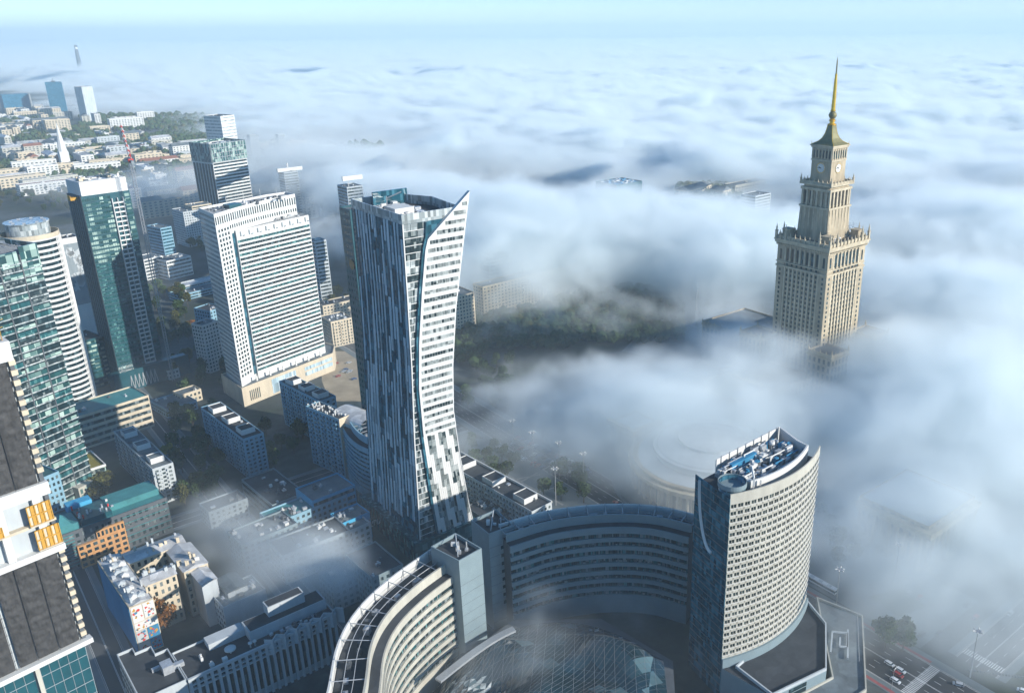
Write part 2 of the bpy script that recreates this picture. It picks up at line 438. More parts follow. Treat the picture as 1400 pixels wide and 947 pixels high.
# ------------------------------------------------------------------ the towers
def lerp_tab(tab, z):
    for (z0, a), (z1, b) in zip(tab, tab[1:]):
        if z <= z1: return a+(b-a)*(z-z0)/(z1-z0)
    return tab[-1][1]

# ---- the glass tower with the pointed sail
def sail_tower():
    rng = random.Random(44)
    P = un(575, 765, 0)
    root = thing('glass_skyscraper', 'tall glass skyscraper with a white banded sail rising to a sharp point', 'skyscraper', (P.x, P.y, 0), ANG)
    XN = [(0, 0), (28, 1.2), (70, 2.5), (108, 4.5), (145, 5.6), (190, 6.6)]        # near edge
    YL = [(0, 56), (42, 54.9), (96, 53), (137, 52.2), (190, 53.8)]                    # far end of the shaded side
    XR = [(0, 34.0), (22, 30.4), (53, 26.9), (79, 25), (103, 26.4), (132, 30.3), (161, 36.2), (190, 42.2)]
    SE = [(0, 11.6), (30, 9.0), (72, 6.4), (96, 6.2), (119, 8.3), (144, 12.0), (164, 15.6), (170, 17.7), (190, 20)]
    xn, yl, xr, se = (lambda z, t=t: lerp_tab(t, z) for t in (XN, YL, XR, SE))
    TOP = 177.0; FH = 3.45; NF = int(TOP/FH)
    mb = MB()                                                       # body, storey by storey
    for k in range(NF):
        z0, z1 = k*TOP/NF, (k+1)*TOP/NF
        def pl(z): return [(xn(z), 0), (xr(z)-1.0, 0.3), (xr(z)+3, 32), (xn(z)+24, yl(z)+1), (xn(z), yl(z))]
        mb.prism(pl(z0), z0, z1, 0, 1, pl(z1))
    mb.build('glass_body', ['g_blue', 'roof'], root)
    # light strips, staggered, on the shaded side
    mb = MB(); ncol = 16
    for c in range(ncol):
        k = rng.randrange(0, 6)
        while k < NF:
            run = rng.randint(4, 13); on = rng.random() < 0.5
            w = rng.choice((0.4, 0.55, 0.7))
            for q in range(k, min(NF, k+run)):
                z0, z1 = q*TOP/NF, (q+1)*TOP/NF
                if on:
                    y0a, y0b = (yl(z)*(c+0.12)/ncol for z in (z0, z1)); y1a, y1b = (yl(z)*(c+0.12+w)/ncol for z in (z0, z1))
                    i = len(mb.v)
                    mb.v += [(xn(z0)-.25, y0a, z0), (xn(z0)-.25, y1a, z0), (xn(z1)-.25, y1b, z1), (xn(z1)-.25, y0b, z1),
                             (xn(z0)+.1, y0a, z0), (xn(z0)+.1, y1a, z0), (xn(z1)+.1, y1b, z1), (xn(z1)+.1, y0b, z1)]
                    mb.f += [(i, i+1, i+2, i+3), (i, i+3, i+7, i+4), (i+1, i+5, i+6, i+2), (i, i+4, i+5, i+1), (i+3, i+2, i+6, i+7)]; mb.mi += [0]*5
            k += run if on else max(2, run//2)
    mb.build('light_cladding', 'g_sky', root)
    # mullion lines
    mb = MB()
    for k in range(0, NF, 1):
        z = k*TOP/NF; mb.box(xn(z)-.18, 0.2, z, xn(z)+.05, yl(z)-.1, z+.22)
    for c in range(0, ncol+1):
        for k in range(NF):
            z0, z1 = k*TOP/NF, (k+1)*TOP/NF
            mb.bar((xn(z0)-.1, yl(z0)*c/ncol, z0), (xn(z1)-.1, yl(z1)*c/ncol, z1), .12)
    mb.build('mullion', 'g_blue', root)
    # narrow lit glass strip between the near edge and the seam
    mb = MB()
    for k in range(NF):
        z0, z1 = k*TOP/NF, (k+1)*TOP/NF
        for j in range(3):
            fa, fb = j/3, (j+1)/3
            A = lambda z, f_: xn(z)+0.3+(se(z)-1.0-xn(z))*f_
            white = rng.random() < 0.42
            mb.prism([(A(z0, fa)+.12, -.22), (A(z0, fb)-.12, -.22), (A(z0, fb)-.12, .2), (A(z0, fa)+.12, .2)], z0+.35, z1-.15, 0 if white else 1, None,
                     [(A(z1, fa)+.12, -.22), (A(z1, fb)-.12, -.22), (A(z1, fb)-.12, .2), (A(z1, fa)+.12, .2)])
        mb.prism([(xn(z0)-.05, -.3), (xn(z0)+.5, -.3), (xn(z0)+.5, .2), (xn(z0)-.05, .2)], z0, z1, 2, None,
                 [(xn(z1)-.05, -.3), (xn(z1)+.5, -.3), (xn(z1)+.5, .2), (xn(z1)-.05, .2)])
        mb.box(xn(z0)+.3, -.3, z0, se(z0)-.8, .2, z0+.3, 2)
    mb.build('corner_glazing', ['g_white', 'g_win', 'white'], root)
    # blue fin along the seam
    mb = MB()
    for k in range(NF):
        z0, z1 = k*TOP/NF, (k+1)*TOP/NF
        mb.prism([(se(z0)-.7, -1.3), (se(z0)+.5, -1.3), (se(z0)+.5, .2), (se(z0)-.7, .2)], z0, z1, 0, None,
                 [(se(z1)-.7, -1.3), (se(z1)+.5, -1.3), (se(z1)+.5, .2), (se(z1)-.7, .2)])
    mb.build('seam_fin', 'g_blue', root)
    # the sail: a white slab standing proud of the body, its storeys banded with windows
    def left(z):                                                    # left outline above the shoulder runs to the point
        return se(z)+0.5 if z < 169 else 17.9+(z-169)/(188.5-169)*(42.0-17.9)
    mb = MB(); steps = 120; Z0 = 70.0
    for k in range(steps):
        z0, z1 = Z0+(188.5-Z0)*k/steps, Z0+(188.5-Z0)*(k+1)/steps
        def pl(z): return [(left(z), -2.0), (max(left(z)+.05, xr(z)), -2.0+0.0), (max(left(z)+.05, xr(z)), 0.25), (left(z), 0.25)]
        mb.prism(pl(z0), z0, z1, 0, 0, pl(z1))
    mb.build('sail', 'white', root)
    fh = 3.95; f = 0
    while Z0+1.5+f*fh < 183:
        z = Z0+1.5+f*fh; L = left(z+1.6)+1.2; Rr = xr(z)-.5; n = int((Rr-L)/1.45)
        if n < 1: break
        mb = MB()
        for j in range(n):
            if True:
                x = L+(Rr-L)*j/n; dark = rng.random() < .2 or f % 7 == 3; mb.box(x+.08, -2.1, z, x+(Rr-L)/n-.08, -1.9, z+(1.95 if f % 2 else 1.75), 0 if dark else 1)
        mb.build('window_band', ['g_win', 'g_sail'], root)
        mb = MB(); mb.box(L-.6, -2.06, z-.5, Rr+.3, -1.95, z-.38); mb.build('grey_joint', 'grey', root); f += 1  # thin grey line below each window band
    # flared foot: vertical strips of white and glass, stepping sideways as they go down
    mb = MB(); n2 = 9
    for k in range(int(Z0/FH)+1):
        z0, z1 = k*FH, min(Z0, (k+1)*FH)
        for j in range(n2*2):
            a = j/(n2*2); b = (j+1)/(n2*2)
            X = lambda z, t: se(z)+.6+(xr(z)-se(z)-.6)*t
            shift = int((Z0-z0+(j//2)*7.3)/19.0) % 2
            kind = 0 if ((j//2+shift) % 2 == 0) else (1 if rng.random() < .8 else 2)
            mb.prism([(X(z0, a)+.05, -1.2), (X(z0, b)-.05, -1.2), (X(z0, b)-.05, .3), (X(z0, a)+.05, .3)], z0, z1-.2 if kind else z1, kind, None,
                     [(X(z1, a)+.05, -1.2), (X(z1, b)-.05, -1.2), (X(z1, b)-.05, .3), (X(z1, a)+.05, .3)])
    mb.build('flared_foot', ['white', 'g_sail', 'g_win'], root)
    mb = MB()
    for k in range(40):                                             # thin diagonal edge down the right of the foot
        z0, z1 = Z0*k/40, Z0*(k+1)/40
        mb.bar((xr(z0), -1.2, z0), (xr(z1), -1.2, z1), .35, n=5)
    mb.build('edge_trim', 'white', root)
    # crown: parapet screens, plant deck
    mb = MB(); pl = [(xn(TOP), 0), (xr(TOP)-2, .3), (xr(TOP)+1, 32), (xn(TOP)+24, yl(TOP)), (xn(TOP), yl(TOP))]
    mb.ring(pl, .5, TOP, TOP+4.5, 0); mb.build('parapet', 'g_white', root)
    mb = MB()
    for k in range(26):
        y = yl(TOP)*(k+.5)/26; mb.box(xn(TOP)+.5, y, TOP, xn(TOP)+.8, y+.35, TOP+4.4)
    mb.build('parapet_post', 'white', root)
    mb = MB(); mb.box(xn(TOP)+9, 47, TOP, xn(TOP)+28, 48, TOP+7.5); mb.build('dark_screen', 'g_blue', root)
    roof_field(root, 'roof_plant', rng, xn(TOP)+2, 4, xn(TOP)+24, 46, TOP+.01, 95, ('unit', 'white', 'steel'), (1, 4))
    mb = MB(); mb.box(xn(TOP)+5, 16, TOP, xn(TOP)+15, 26, TOP+4.2); mb.build('plant_room', 'white', root)
    for c in ((xn(TOP)+12, 6), (xn(TOP)+14.5, 8.2), (xn(TOP)+9, 12)):
        mb = MB(); mb.lathe([(.2, TOP), (.2, TOP+2), (1.4, TOP+2.2), (1.5, TOP+2.8), (.2, TOP+2.5)], 14, c); mb.build('roof_dish', 'white', root, True)
    mb = MB(); mb.bar((xn(TOP)+8, 30, TOP), (xn(TOP)+8, 30, TOP+8), .3); mb.bar((xn(TOP)+8, 30, TOP+7), (xn(TOP)+14, 26, TOP+10), .3)
    mb.build('cleaning_crane', 'steel', root)
    mb = MB(); mb.box(-4, -3, 0, 34, 62, 12); mb.box(-4, -3, 12, -3.5, 62, 13); mb.build('podium', 'g_teal', root)
sail_tower()

# ---- the white office tower with a curved crown and ribbon windows
def white_tower():
    rng = random.Random(5)
    P = un(292, 293, 143); ang = R(55)
    root = thing('white_office_tower', 'broad white office tower with ribbon windows and a curved crown', 'office tower', (P.x, P.y, 0), ang)
    c, s = math.cos(-ang), math.sin(-ang)
    def loc(px, py, z):
        q = un(px, py, z)-P; return (q.x*c-q.y*s, q.x*s+q.y*c)
    H = 143.0
    NL = loc(271, 284, H); CR_ = loc(403, 265, H)
    # crown face: a shallow hollow arc from the near corner
    arc = []
    for k in range(13):
        t = k/12; x = CR_[0]*t; y = CR_[1]*t + 7.5*math.sin(math.pi*t)*0.55
        arc.append((x, y))
    back = [(CR_[0]+2, CR_[1]+14), (NL[0]+60, NL[1]+4), NL]
    pl = arc+back
    mb = MB(); mb.prism(pl, 14, H-1.5, 0, 1); mb.ring(pl, .5, H-1.5, H, 0); mb.build('wall', ['white', 'rooflight'], root)
    # ribbon-windowed block in front
    A = loc(324, 318, 126.5); B = loc(423, 296, 126.5)
    A = (A[0], A[1]+1.3); B = (B[0], B[1]+1.0)
    bl = [(A[0], A[1]), (B[0], B[1]), (B[0]+1, B[1]+22), (A[0]+2, 22)]
    mb = MB(); mb.prism(bl, 14, 126.5, 0, 1); mb.ring(bl, .4, 126.5, 127.6, 0); mb.build('front_block', ['white', 'rooflight'], root)
    p, q = Vector(A), Vector(B); d = (q-p).normalized(); t = math.atan2(d.y, d.x); L = (q-p).length
    NF = 31; fh = (121.0-19)/NF
    for f in range(NF):
        mb = MB(); n = 44
        for j in range(n):
            mb.box(.3+(L-.6)*j/n+.08, -.12, 0, .3+(L-.6)*(j+1)/n-.08, .2, fh*.57)
        mb.build('window_band', 'g_dark' if f % 3 else 'g_teal', root, loc=(p.x, p.y, 19+fh*f+fh*.26), rot=t)
        mb = MB(); mb.box(0, -.2, 0, L, .2, .3); mb.build('sun_ledge', 'white', root, loc=(p.x, p.y, 19+fh*f+fh*.84), rot=t)
    mb = MB()
    for k in range(9):
        x = L*(k+.5)/9; mb.box(x-.5, -.6, 123, x+.3, .1, 126.4); mb.box(x+1.5, -.5, 122.8, x+3.2, .1, 123.6)
    mb.build('crown_bracket', 'grey', root, loc=(p.x, p.y, 0), rot=t)
    # punched windows between the near corner and the slot
    spots = []; fl = 33
    wl = Vector(A).length*0.84
    dd = Vector((A[0], A[1])).normalized(); a0 = math.atan2(arc[3][1], arc[3][0]) if False else math.atan2(arc[2][1]-arc[0][1], arc[2][0]-arc[0][0])
    e = Vector((math.cos(a0), math.sin(a0)))
    nb = 4
    for f in range(fl):
        z = 20+(132-20)*f/fl
        for k in range(nb):
            s_ = e*(1.2+(wl-2.0)*(k+.22)/nb); spots.append((s_.x, s_.y, z+.9, a0, (wl-2)/nb*.56, 2.0))
    panes(root, spots, 'g_dark', 'window', .12, 100)
    spots = []
    for k in range(0, 12):                                          # tall crown windows
        p0, p1 = Vector(arc[k]), Vector(arc[k+1]); t0 = (p1-p0); a1 = math.atan2(t0.y, t0.x)
        for j in range(3):
            s_ = p0+t0*((j+.25)/3); spots.append((s_.x, s_.y, 135.0, a1, t0.length/3*.5, 5.4))
            if k > 1: spots.append((s_.x, s_.y, 129.6, a1, t0.length/3*.5, 2.6))
    panes(root, spots, 'g_dark', 'crown_window', .12, 72)
    mb = MB(); sl = e*(wl+0.6); mb.box(0, -.35, 0, 2.3, .25, 108); mb.build('stair_slot', 'g_blue', root, loc=(sl.x, sl.y, 18), rot=a0)
    # shaded end wall with a grid of small windows
    sp = grid_spots(NL, (0, 0), 16, H-2, 36, 2.6, .5, .5, .3, .6)
    panes(root, sp, 'g_dark', 'end_window', .1, 100)
    roof_field(root, 'roof_plant', rng, 6, 12, 70, 26, H-1.5, 60, ('unit', 'darkgrey', 'white'), (.8, 2.5))
    mb = MB(); mb.box(20, 12, H-1.5, 30, 20, H+1.6); mb.build('plant_room', 'tealwall', root)
    roof_field(root, 'roof_duct', rng, A[0]+38, A[1]+9, B[0]-2, B[1]+12, 126.5, 26, ('unit', 'rooflight', 'steel'), (.8, 2.2))
    for k in range(5):
        mb = MB(); mb.bar((8+14*k, 18, H-1.5), (8+14*k, 18, H+rng.uniform(4, 10)), .15); mb.build('roof_mast', 'white', root)
    # podium
    pd = [(-3, -4), (B[0]+1, B[1]-8), (B[0]+14, B[1]+6), (B[0]+14, B[1]+34), (NL[0]-3, NL[1]+3)]
    mb = MB(); mb.prism(pd, 0, 14, 0, 1); mb.ring(pd, .5, 14, 15.2, 0); mb.build('podium', ['cream', 'roofgrey'], root)
    pp, qq = Vector(pd[0]), Vector(pd[1]); dd = (qq-pp).normalized(); tt = math.atan2(dd.y, dd.x); LL = (qq-pp).length
    mb = MB()
    for k in range(6): mb.box(6+k*1.6, -.15, 3, 6.7+k*1.6, .2, 11)
    mb.build('podium_slit', 'g_dark', root, loc=(pp.x, pp.y, 0), rot=tt)
    mb = MB(); mb.box(LL*.3, -.18, 1.5, LL*.56, .2, 13); mb.box(LL*.66, -.18, 9.5, LL*.98, .2, 12.2); mb.box(LL*.66, -.18, 5, LL*.98, .2, 8)
    mb.build('podium_glazing', 'g_sky', root, loc=(pp.x, pp.y, 0), rot=tt)
    mb = MB()
    for k in range(6): mb.box(LL*(.16+.14*k), -.2, 15.2, LL*(.16+.14*k)+1.2, .4, 19.0)
    mb.build('terrace_pier', 'white', root, loc=(pp.x+1, pp.y+2.5, 0), rot=tt)
white_tower()

# ---- the dark tower still being finished, white core on top
def dark_tower():
    rng = random.Random(9)
    h = 160.0; P = un(106, 250, h)
    root = thing('apartment_tower', 'dark green glass tower with white top and balconies, crane at its side', 'tower block', (P.x, P.y, 0), R(50))
    a, b = 34.0, 26.0
    mb = MB(); mb.prism([(0, 0), (a, 0), (a, b), (0, b)], 0, h-10); mb.build('glass_body', 'tealwall', root)
    NF = 42; fh = (h-12)/NF
    for f in range(NF):
        z = 1+f*fh
        for x0, x1 in ((.3, a*.58), (a*.84, a-.3)):
            mb = MB(); mb.box(x0, -.12, z+.5, x1, .2, z+fh*.72); mb.build('window_band', 'g_teal' if f < 28 else 'g_green', root)
    mb = MB()
    for f in range(NF):
        z = 1+f*fh; mb.box(0, -.3, z, a*.6, .2, z+.3); mb.box(a*.83, -.3, z, a+.2, .2, z+.3)
        mb.box(-.25, 0, z, .2, b, z+.25)
    for k in range(13): mb.box(a*.58*k/12-.08, -.22, 0, a*.58*k/12+.08, .1, h-10)
    mb.build('floor_edge', 'tealwall', root)
    mb = MB()
    for k in range(7): mb.box(-.3, b*k/7, 0, .1, b*k/7+.5, h-10)
    mb.build('end_fin', 'darkgrey', root)
    mb = MB(); mb.box(a*.585, -1.8, 0, a*.6, 0, h-14); mb.box(a*.7, -1.8, 0, a*.712, 0, h-14); mb.box(a*.815, -1.8, 0, a*.83, 0, h-14)
    mb.build('balcony_wall', 'white', root)
    bal = None
    for f in range(NF-1):
        for c in range(2):
            x = a*(.6+.115*c); z = 1+f*fh
            if bal is None:
                m2 = MB(); m2.box(0, -2.0, 0, a*.1, 0, .28); m2.box(0, -2.0, .28, a*.1, -1.9, 1.1)
                bal = m2.build('balcony', 'white', root, loc=(x, 0, z))
            else: inst(bal, root, (x, 0, z))
    mb = MB(); mb.box(1.2, .8, h-10, a-.6, b-1, h); mb.box(0.9, .5, h-9.8, 1.2, b-1, h-.3)
    mb.build('concrete_top', 'white', root)
    roof_field(root, 'roof_clutter', rng, 3, 3, a-3, b-3, h, 30, ('cream', 'darkgrey', 'white'), (1, 3))
    mb = MB(); mb.box(-5, 6, h-13, 0.4, 11, h-11); mb.box(-5, 6, h-11, -4.7, 11, h-9.5); mb.build('loading_platform', 'yellow', root)
    mb = MB(); mb.box(-8, -10, 0, a+16, -.2, 15); mb.box(-8, -10, 15, a+16, -9.7, 16.2); mb.build('podium', 'tealwall', root)
    m2 = MB()
    for k in range(7):                                              # slanting struts of the entrance canopy
        x = 3+k*3.0; m2.bar((x, -10.4, 1.5), (x+1.2, -10.4, 12), .3); m2.bar((x+2.4, -10.4, 1.5), (x+1.2, -10.4, 12), .3)
    m2.build('canopy_strut', 'pale', root)
dark_tower()

def tower_crane(px, py, zt, label, jib_az, jib, foot=0.0):
    P = un(px, py, zt); root = thing('tower_crane', label, 'crane', (P.x, P.y, foot), R(jib_az)); H = zt-foot
    mb = MB(); r = .9
    for sx in (-r, r):
        for sy in (-r, r): mb.bar((sx, sy, 0), (sx, sy, H), .16)
    z = 0; k = 0
    while z < H-2.5:
        for (p, q) in (((-r, -r), (r, -r)), ((r, -r), (r, r)), ((r, r), (-r, r)), ((-r, r), (-r, -r))):
            mb.bar((*p, z), (*q, z+2.5), .1)
        z += 2.5
    mb.build('mast', 'steel', root)
    mb = MB(); mb.box(-1.6, -1.6, H, 1.6, 1.6, H+2.6); mb.build('cab', 'redpaint', root)
    J = Vector((0, 0, H+2)); T = J+Vector((math.cos(R(62)), 0, math.sin(R(62))))*jib; up = Vector((-math.sin(R(62)), 0, math.cos(R(62))))
    n = 14
    for k in range(n):
        m2 = MB(); a, b = J.lerp(T, k/n), J.lerp(T, (k+1)/n)
        for o in (Vector((0, -.7, 0)), Vector((0, .7, 0)), up*1.4): m2.bar(a+o, b+o, .2)
        m2.bar(a+Vector((0, -.7, 0)), b+up*1.4, .12); m2.bar(a+Vector((0, .7, 0)), b+up*1.4, .12)
        m2.build('jib_section', 'redpaint' if k % 2 else 'white', root)
    mb = MB(); mb.box(-7, -.9, H+1.2, -1.6, .9, H+1.8); mb.box(-7, -1, H-.6, -4.6, 1, H+1.2); mb.build('counterweight', 'grey', root)
    mb = MB(); mb.bar((-2, 0, H+2.6), (-3, 0, H+9), .25); mb.bar((-3, 0, H+9), T, .07); mb.bar((-3, 0, H+9), (-6.5, 0, H+1.6), .07); mb.build('stay', 'redpaint', root)
    return root
tower_crane(179, 222, 172, 'red and white luffing tower crane beside the dark green tower', 128, 26)

# ---- glazed tower at the left edge
def green_tower():
    rng = random.Random(22)
    h = 157.0; P = un(48, 327, h); ang = R(66)
    root = thing('glazed_office_tower', 'pale green glazed office tower with uneven storey bands at the left edge', 'office tower', (P.x, P.y, 0), ang)
    a, b = 34.0, 26.0                                               # x runs 0 .. -a: the seen face is y = 0
    mb = MB(); mb.prism([(-a, 0), (0, 0), (0, b), (-a, b)], 0, h-6, 0, 1); mb.build('glass_body', ['g_dark', 'roofgrey'], root)
    NF = 38; fh = (h-8)/NF
    for f in range(NF):
        z = 1+f*fh
        for (x0, x1) in ((-a+.3, -a*.66), (-a*.64, -a*.32), (-a*.3, -.3)):
            mb = MB(); hh = fh*(.62 if rng.random() < .7 else .4); mb.box(x0, -.25, z+.7, x1, .1, z+.7+hh)
            mb.build('window_band', rng.choice(['g_green', 'g_green', 'g_teal', 'g_dark', 'g_win']), root)
    mb = MB()
    for f in range(NF):
        z = 1+f*fh; mb.box(-a-.2, -.45, z, .2, .1, z+.6)
        mb.box(-.1, 0, z, .35, b, z+.6)
    mb.build('floor_edge', 'g_white', root)
    mb = MB()
    for x in (-a*.65, -a*.31): mb.box(x-.3, -.6, 0, x+.3, .1, h-6)
    mb.build('vertical_slot', 'darkgrey', root)
    mb = MB(); mb.box(-a, -.3, h-14, -a*.66, .2, h); mb.box(-a*.62, -.3, h-12, -a*.34, .2, h-4); mb.box(-a*.3, -.3, h-16, 0, .2, h-2); mb.box(-.2, 0, h-6, .2, b, h-2)
    mb.build('crown_screen', 'g_green', root)
    mb = MB()
    for k in range(9): mb.bar((-a+k*3.8, 2, h-5), (-a+k*3.8+5, b-2, h-3), .2); mb.bar((-a+2, 3+k*2.4, h-4), (-2, 3+k*2.4, h-4), .15)
    mb.build('roof_truss', 'steel', root)
    # lower wing with a beige face
    mb = MB(); mb.prism([(-13, -5), (-3, -5), (-3, -.7), (-13, -.7)], 0, 13); mb.build('stone_wing', 'beigeclad', root)
    sp = grid_spots((-13, -5), (-3, -5), 1, 12, 3, 3.6, .45, .8, .1); panes(root, sp, 'g_green', 'wing_window')
green_tower()

# ---- cylinder-topped tower behind it
def round_tower():
    h = 131.0; P = un(41, 323, h)
    root = thing('round_topped_tower', 'white banded tower topped by a round glass drum', 'office tower', (P.x, P.y, 0), R(20))
    arc = [(17*math.cos(R(t)), 17*math.sin(R(t))) for t in range(-120, 61, 15)]
    pl = arc+[(-4, 24), (-22, 10), (-20, -8)]
    mb = MB(); mb.prism(pl, 0, h, 0, 1); mb.build('glass_body', ['g_dark', 'rooflight'], root)
    NF = 34
    for f in range(NF):
        z = h*(f+.72)/NF; mb = MB(); mb.ring(inset(pl, -.45), .9, z, z+h/NF*.42); mb.build('floor_band', 'white', root)
    mb = MB()
    for t in range(-20, 61, 5): mb.bar((17.5*math.cos(R(t)), 17.5*math.sin(R(t)), 0), (17.5*math.cos(R(t)), 17.5*math.sin(R(t)), h), .35)
    mb.build('lattice', 'white', root)
    mb = MB(); mb.lathe([(13, h), (13, h+9), (13.6, h+9.1), (13.6, h+10), (12.8, h+10), (0.1, h+9.6)], 40, (-1, 3)); mb.build('drum', 'g_white', root)
    mb = MB(); mb.lathe([(17.6, h), (17.6, h+3), (17.2, h+3), (17.2, h)], 48, (0, 0)); mb.build('parapet', 'cream', root)
    for k in range(8):
        t = 2*math.pi*k/8; mb = MB(); mb.box(-1+10*math.cos(t), 3+10*math.sin(t), h+9.5, 0.6+10*math.cos(t), 4.4+10*math.sin(t), h+10.6); mb.build('roof_vent', 'unit', root)
round_tower()
def ad_tower():
    r, a, b, h = block('mural_slab', 'white slab tower wearing a big grey mural beside the round topped tower', 'tower block', (82, 327), 100, left=(70, 318), right=(102, 320), b=16, wall='white', floors=26, bay=2.6, blind=(0,), ang=R(50), seed=3)
    mb = MB(); mb.box(1, -.25, 42, a-1, -.02, h-5); mb.build('mural_panel', 'grey', r)
    rng = random.Random(4); mb = MB()
    for k in range(26):
        x, z = rng.uniform(2, a-5), rng.uniform(52, h-14)
        mb.poly([(x, -.3, z), (x+rng.uniform(2, 4), -.3, z+rng.uniform(-2, 3)), (x+rng.uniform(1, 4), -.3, z+rng.uniform(4, 8)), (x-1, -.3, z+rng.uniform(3, 6))])
    mb.build('mural_figure', 'pale', r)
ad_tower()

# ---- tower under construction at the lower left
def building_site_tower():
    rng = random.Random(31)
    B0 = un(117, 872, 60); D = math.hypot(B0.x, B0.y)
    def zz(px, py):
        d = ray(px, py); return CAM_H+d.z*D/math.hypot(d.x, d.y)
    root = thing('unfinished_tower', 'unfinished tower wrapped in black netting with orange formwork and white floors', 'tower block', (B0.x, B0.y, 0), R(50))
    a, b = 70.0, 38.0                                               # seen face y = 0, x from -a to 0
    zs = [60, zz(84, 750)+.5, zz(60, 655), zz(32, 490), zz(28, 478)]
    top = zz(26, 462)
    mb = MB(); mb.prism([(-a, .6), (-.6, .6), (-.6, b), (-a, b)], 0, top-1, 0, 0); mb.build('concrete_core', 'pale', root)
    def net(z0, z1):
        n = 9; w = 6.6
        for k in range(n):
            x1 = -1.9-k*w; x0 = x1-w+.35+(0.9 if k == 2 else 0)
            mb = MB(); nu, nv = 26, 60; base = len(mb.v)
            ph = rng.uniform(0, 20)
            for j in range(nv+1):
                z = z0+(z1-z0)*j/nv
                for i in range(nu+1):
                    x = x0+(x1-x0)*i/nu
                    e = min(i, nu-i, 3)/3.0
                    q = mnoise.noise(Vector((x*.5+ph, z*.55, k)))*.55+mnoise.noise(Vector((x*1.3, z*1.5+ph, k+7)))*.3
                    tie = abs(((z/3.4) % 1.0)-.5)*2
                    mb.v.append((x, -.55-e*(.25+max(-.3, q)*1.1*(1-tie**4*.7)), z))
            for j in range(nv):
                for i in range(nu):
                    s = j*(nu+1)+i; mb.f.append((s, s+1, s+nu+2, s+nu+1)); mb.mi.append(0)
            mb.build('netting', 'net', root, True)
        mb = MB()
        for k in range(n+1): mb.bar((-1.75-k*w, -.9, z0-.4), (-1.75-k*w, -.9, z1+.5), .07)
        z = z0
        while z < z1: mb.bar((-a, -.85, z), (-1.4, -.85, z), .05); z += 3.4
        mb.build('scaffold_tube', 'black', root)
    net(zs[0]+1.2, zs[1]); net(zs[2], zs[3])
    # white floor slabs between the nettings, orange shutters on them
    mb = MB(); z = zs[1]+.3
    mb.box(-a, -2.2, zs[1]+.2, .8, .6, zs[1]+2.4); mb.box(-a, -1.8, zs[2]-4.6, .6, .6, zs[2]-.3)
    for k in range(7): mb.box(-a+2+k*10.5, -1.4, zs[1]+2.4, -a+4.2+k*10.5, .6, zs[2]-4.6)
    mb.build('open_floor', 'white', root)
    zm = (zs[1]+2.4+zs[2]-4.6)/2
    mb = MB(); mb.box(-a, -1.5, zm-.5, .3, .6, zm+.4); mb.build('floor_slab', 'cream', root)
    for k, (x0, x1, z0, z1) in enumerate(((-7.4, -.6, zm+.7, zs[2]-6.4), (-6.8, .2, zs[1]+3.4, zm-1.4), (-24, -15, zm+.6, zm+4.2), (-40, -28, zs[1]+2.6, zm-1.4))):
        mb = MB(); mb.box(x0, -2.3, z0, x1, -2.1, z1); n = 6
        for j in range(n+1): mb.box(x0+(x1-x0)*j/n-.12, -2.6, z0, x0+(x1-x0)*j/n+.12, -2.3, z1)
        for j in range(0, n, 2): mb.box(x0+(x1-x0)*(j+.2)/n, -2.36, z0+.3, x0+(x1-x0)*(j+.8)/n, -2.31, z1-.3, 1)
        mb.box(x0, -2.9, z0-.3, x1, -.5, z0, 1)
        mb.box(x0, -2.7, (z0+z1)/2-.2, x1, -2.3, (z0+z1)/2+.2); mb.build('formwork_panel', ['yellow', 'cream'], root)
    mb = MB(); zt = zs[3]+.4; mb.box(-a, -1.2, zt, .2, .8, top); mb.box(-.9, .8, zt, .3, b, top); mb.build('top_wall', 'white', root)
    for k in range(16):
        mb = MB(); x = -1-k*4.2
        mb.bar((x, .8, top), (x, .8, top+6), .12); mb.bar((x-3, 1.4, top), (x, 1.4, top+5.2), .1); mb.bar((x-3.8, .8, top+3.5), (x+1, .8, top+4.2), .12); mb.bar((x-2, 3.4, top), (x-2, 3.4, top+7), .12); mb.bar((x-3, 3.4, top+5), (x+2, 2.2, top+6.2), .1)
        mb.build('scaffold_frame', 'yellow' if k % 3 == 0 else 'white', root)
    mb = MB(); mb.box(-9, 3, top, -4, 8, top+5); mb.build('formwork_panel', 'yellow', root)
    # pale blocks up the corner, glass foot
    zc = zs[0]+2
    n = 0
    while zc < zs[3]-1:
        if not (zs[1]-.5 < zc < zs[2]):
            mb = MB(); mb.box(-1.3, -1.0, zc, .5, 1.6, zc+1.7); mb.build('corner_block', 'cream', root)
        zc += 3.4; n += 1
    mb = MB(); mb.box(-1.1, -.45, zs[0], .1, b, zs[3]); mb.build('corner_strip', 'darkgrey', root)
    mb = MB(); mb.box(-a, -2.4, zs[0]-1.2, 1.6, .6, zs[0]+.6); mb.build('ledge', 'white', root)
    for k in range(4):
        mb = MB(); x1 = -1-k*16.5; mb.box(x1-14.5, -.6, 0, x1, .5, zs[0]-1.3); mb.build('foot_glazing', 'tealwall', root)
        mb = MB(); mb.box(x1-15.9, -1.2, 0, x1-14.6, .5, zs[0]-1.3); mb.build('foot_pier', 'beigeclad', root)
        mb = MB()
        for j in range(5): mb.bar((x1-14.5+j*2.9, -.7, 0), (x1-14.5+j*2.9, -.7, zs[0]-1.4), .1)
        for j in range(10): mb.bar((x1-14.5, -.7, zs[0]-6-j*5.5), (x1, -.7, zs[0]-6-j*5.5), .1)
        mb.build('mullion', 'steel', root)
building_site_tower()

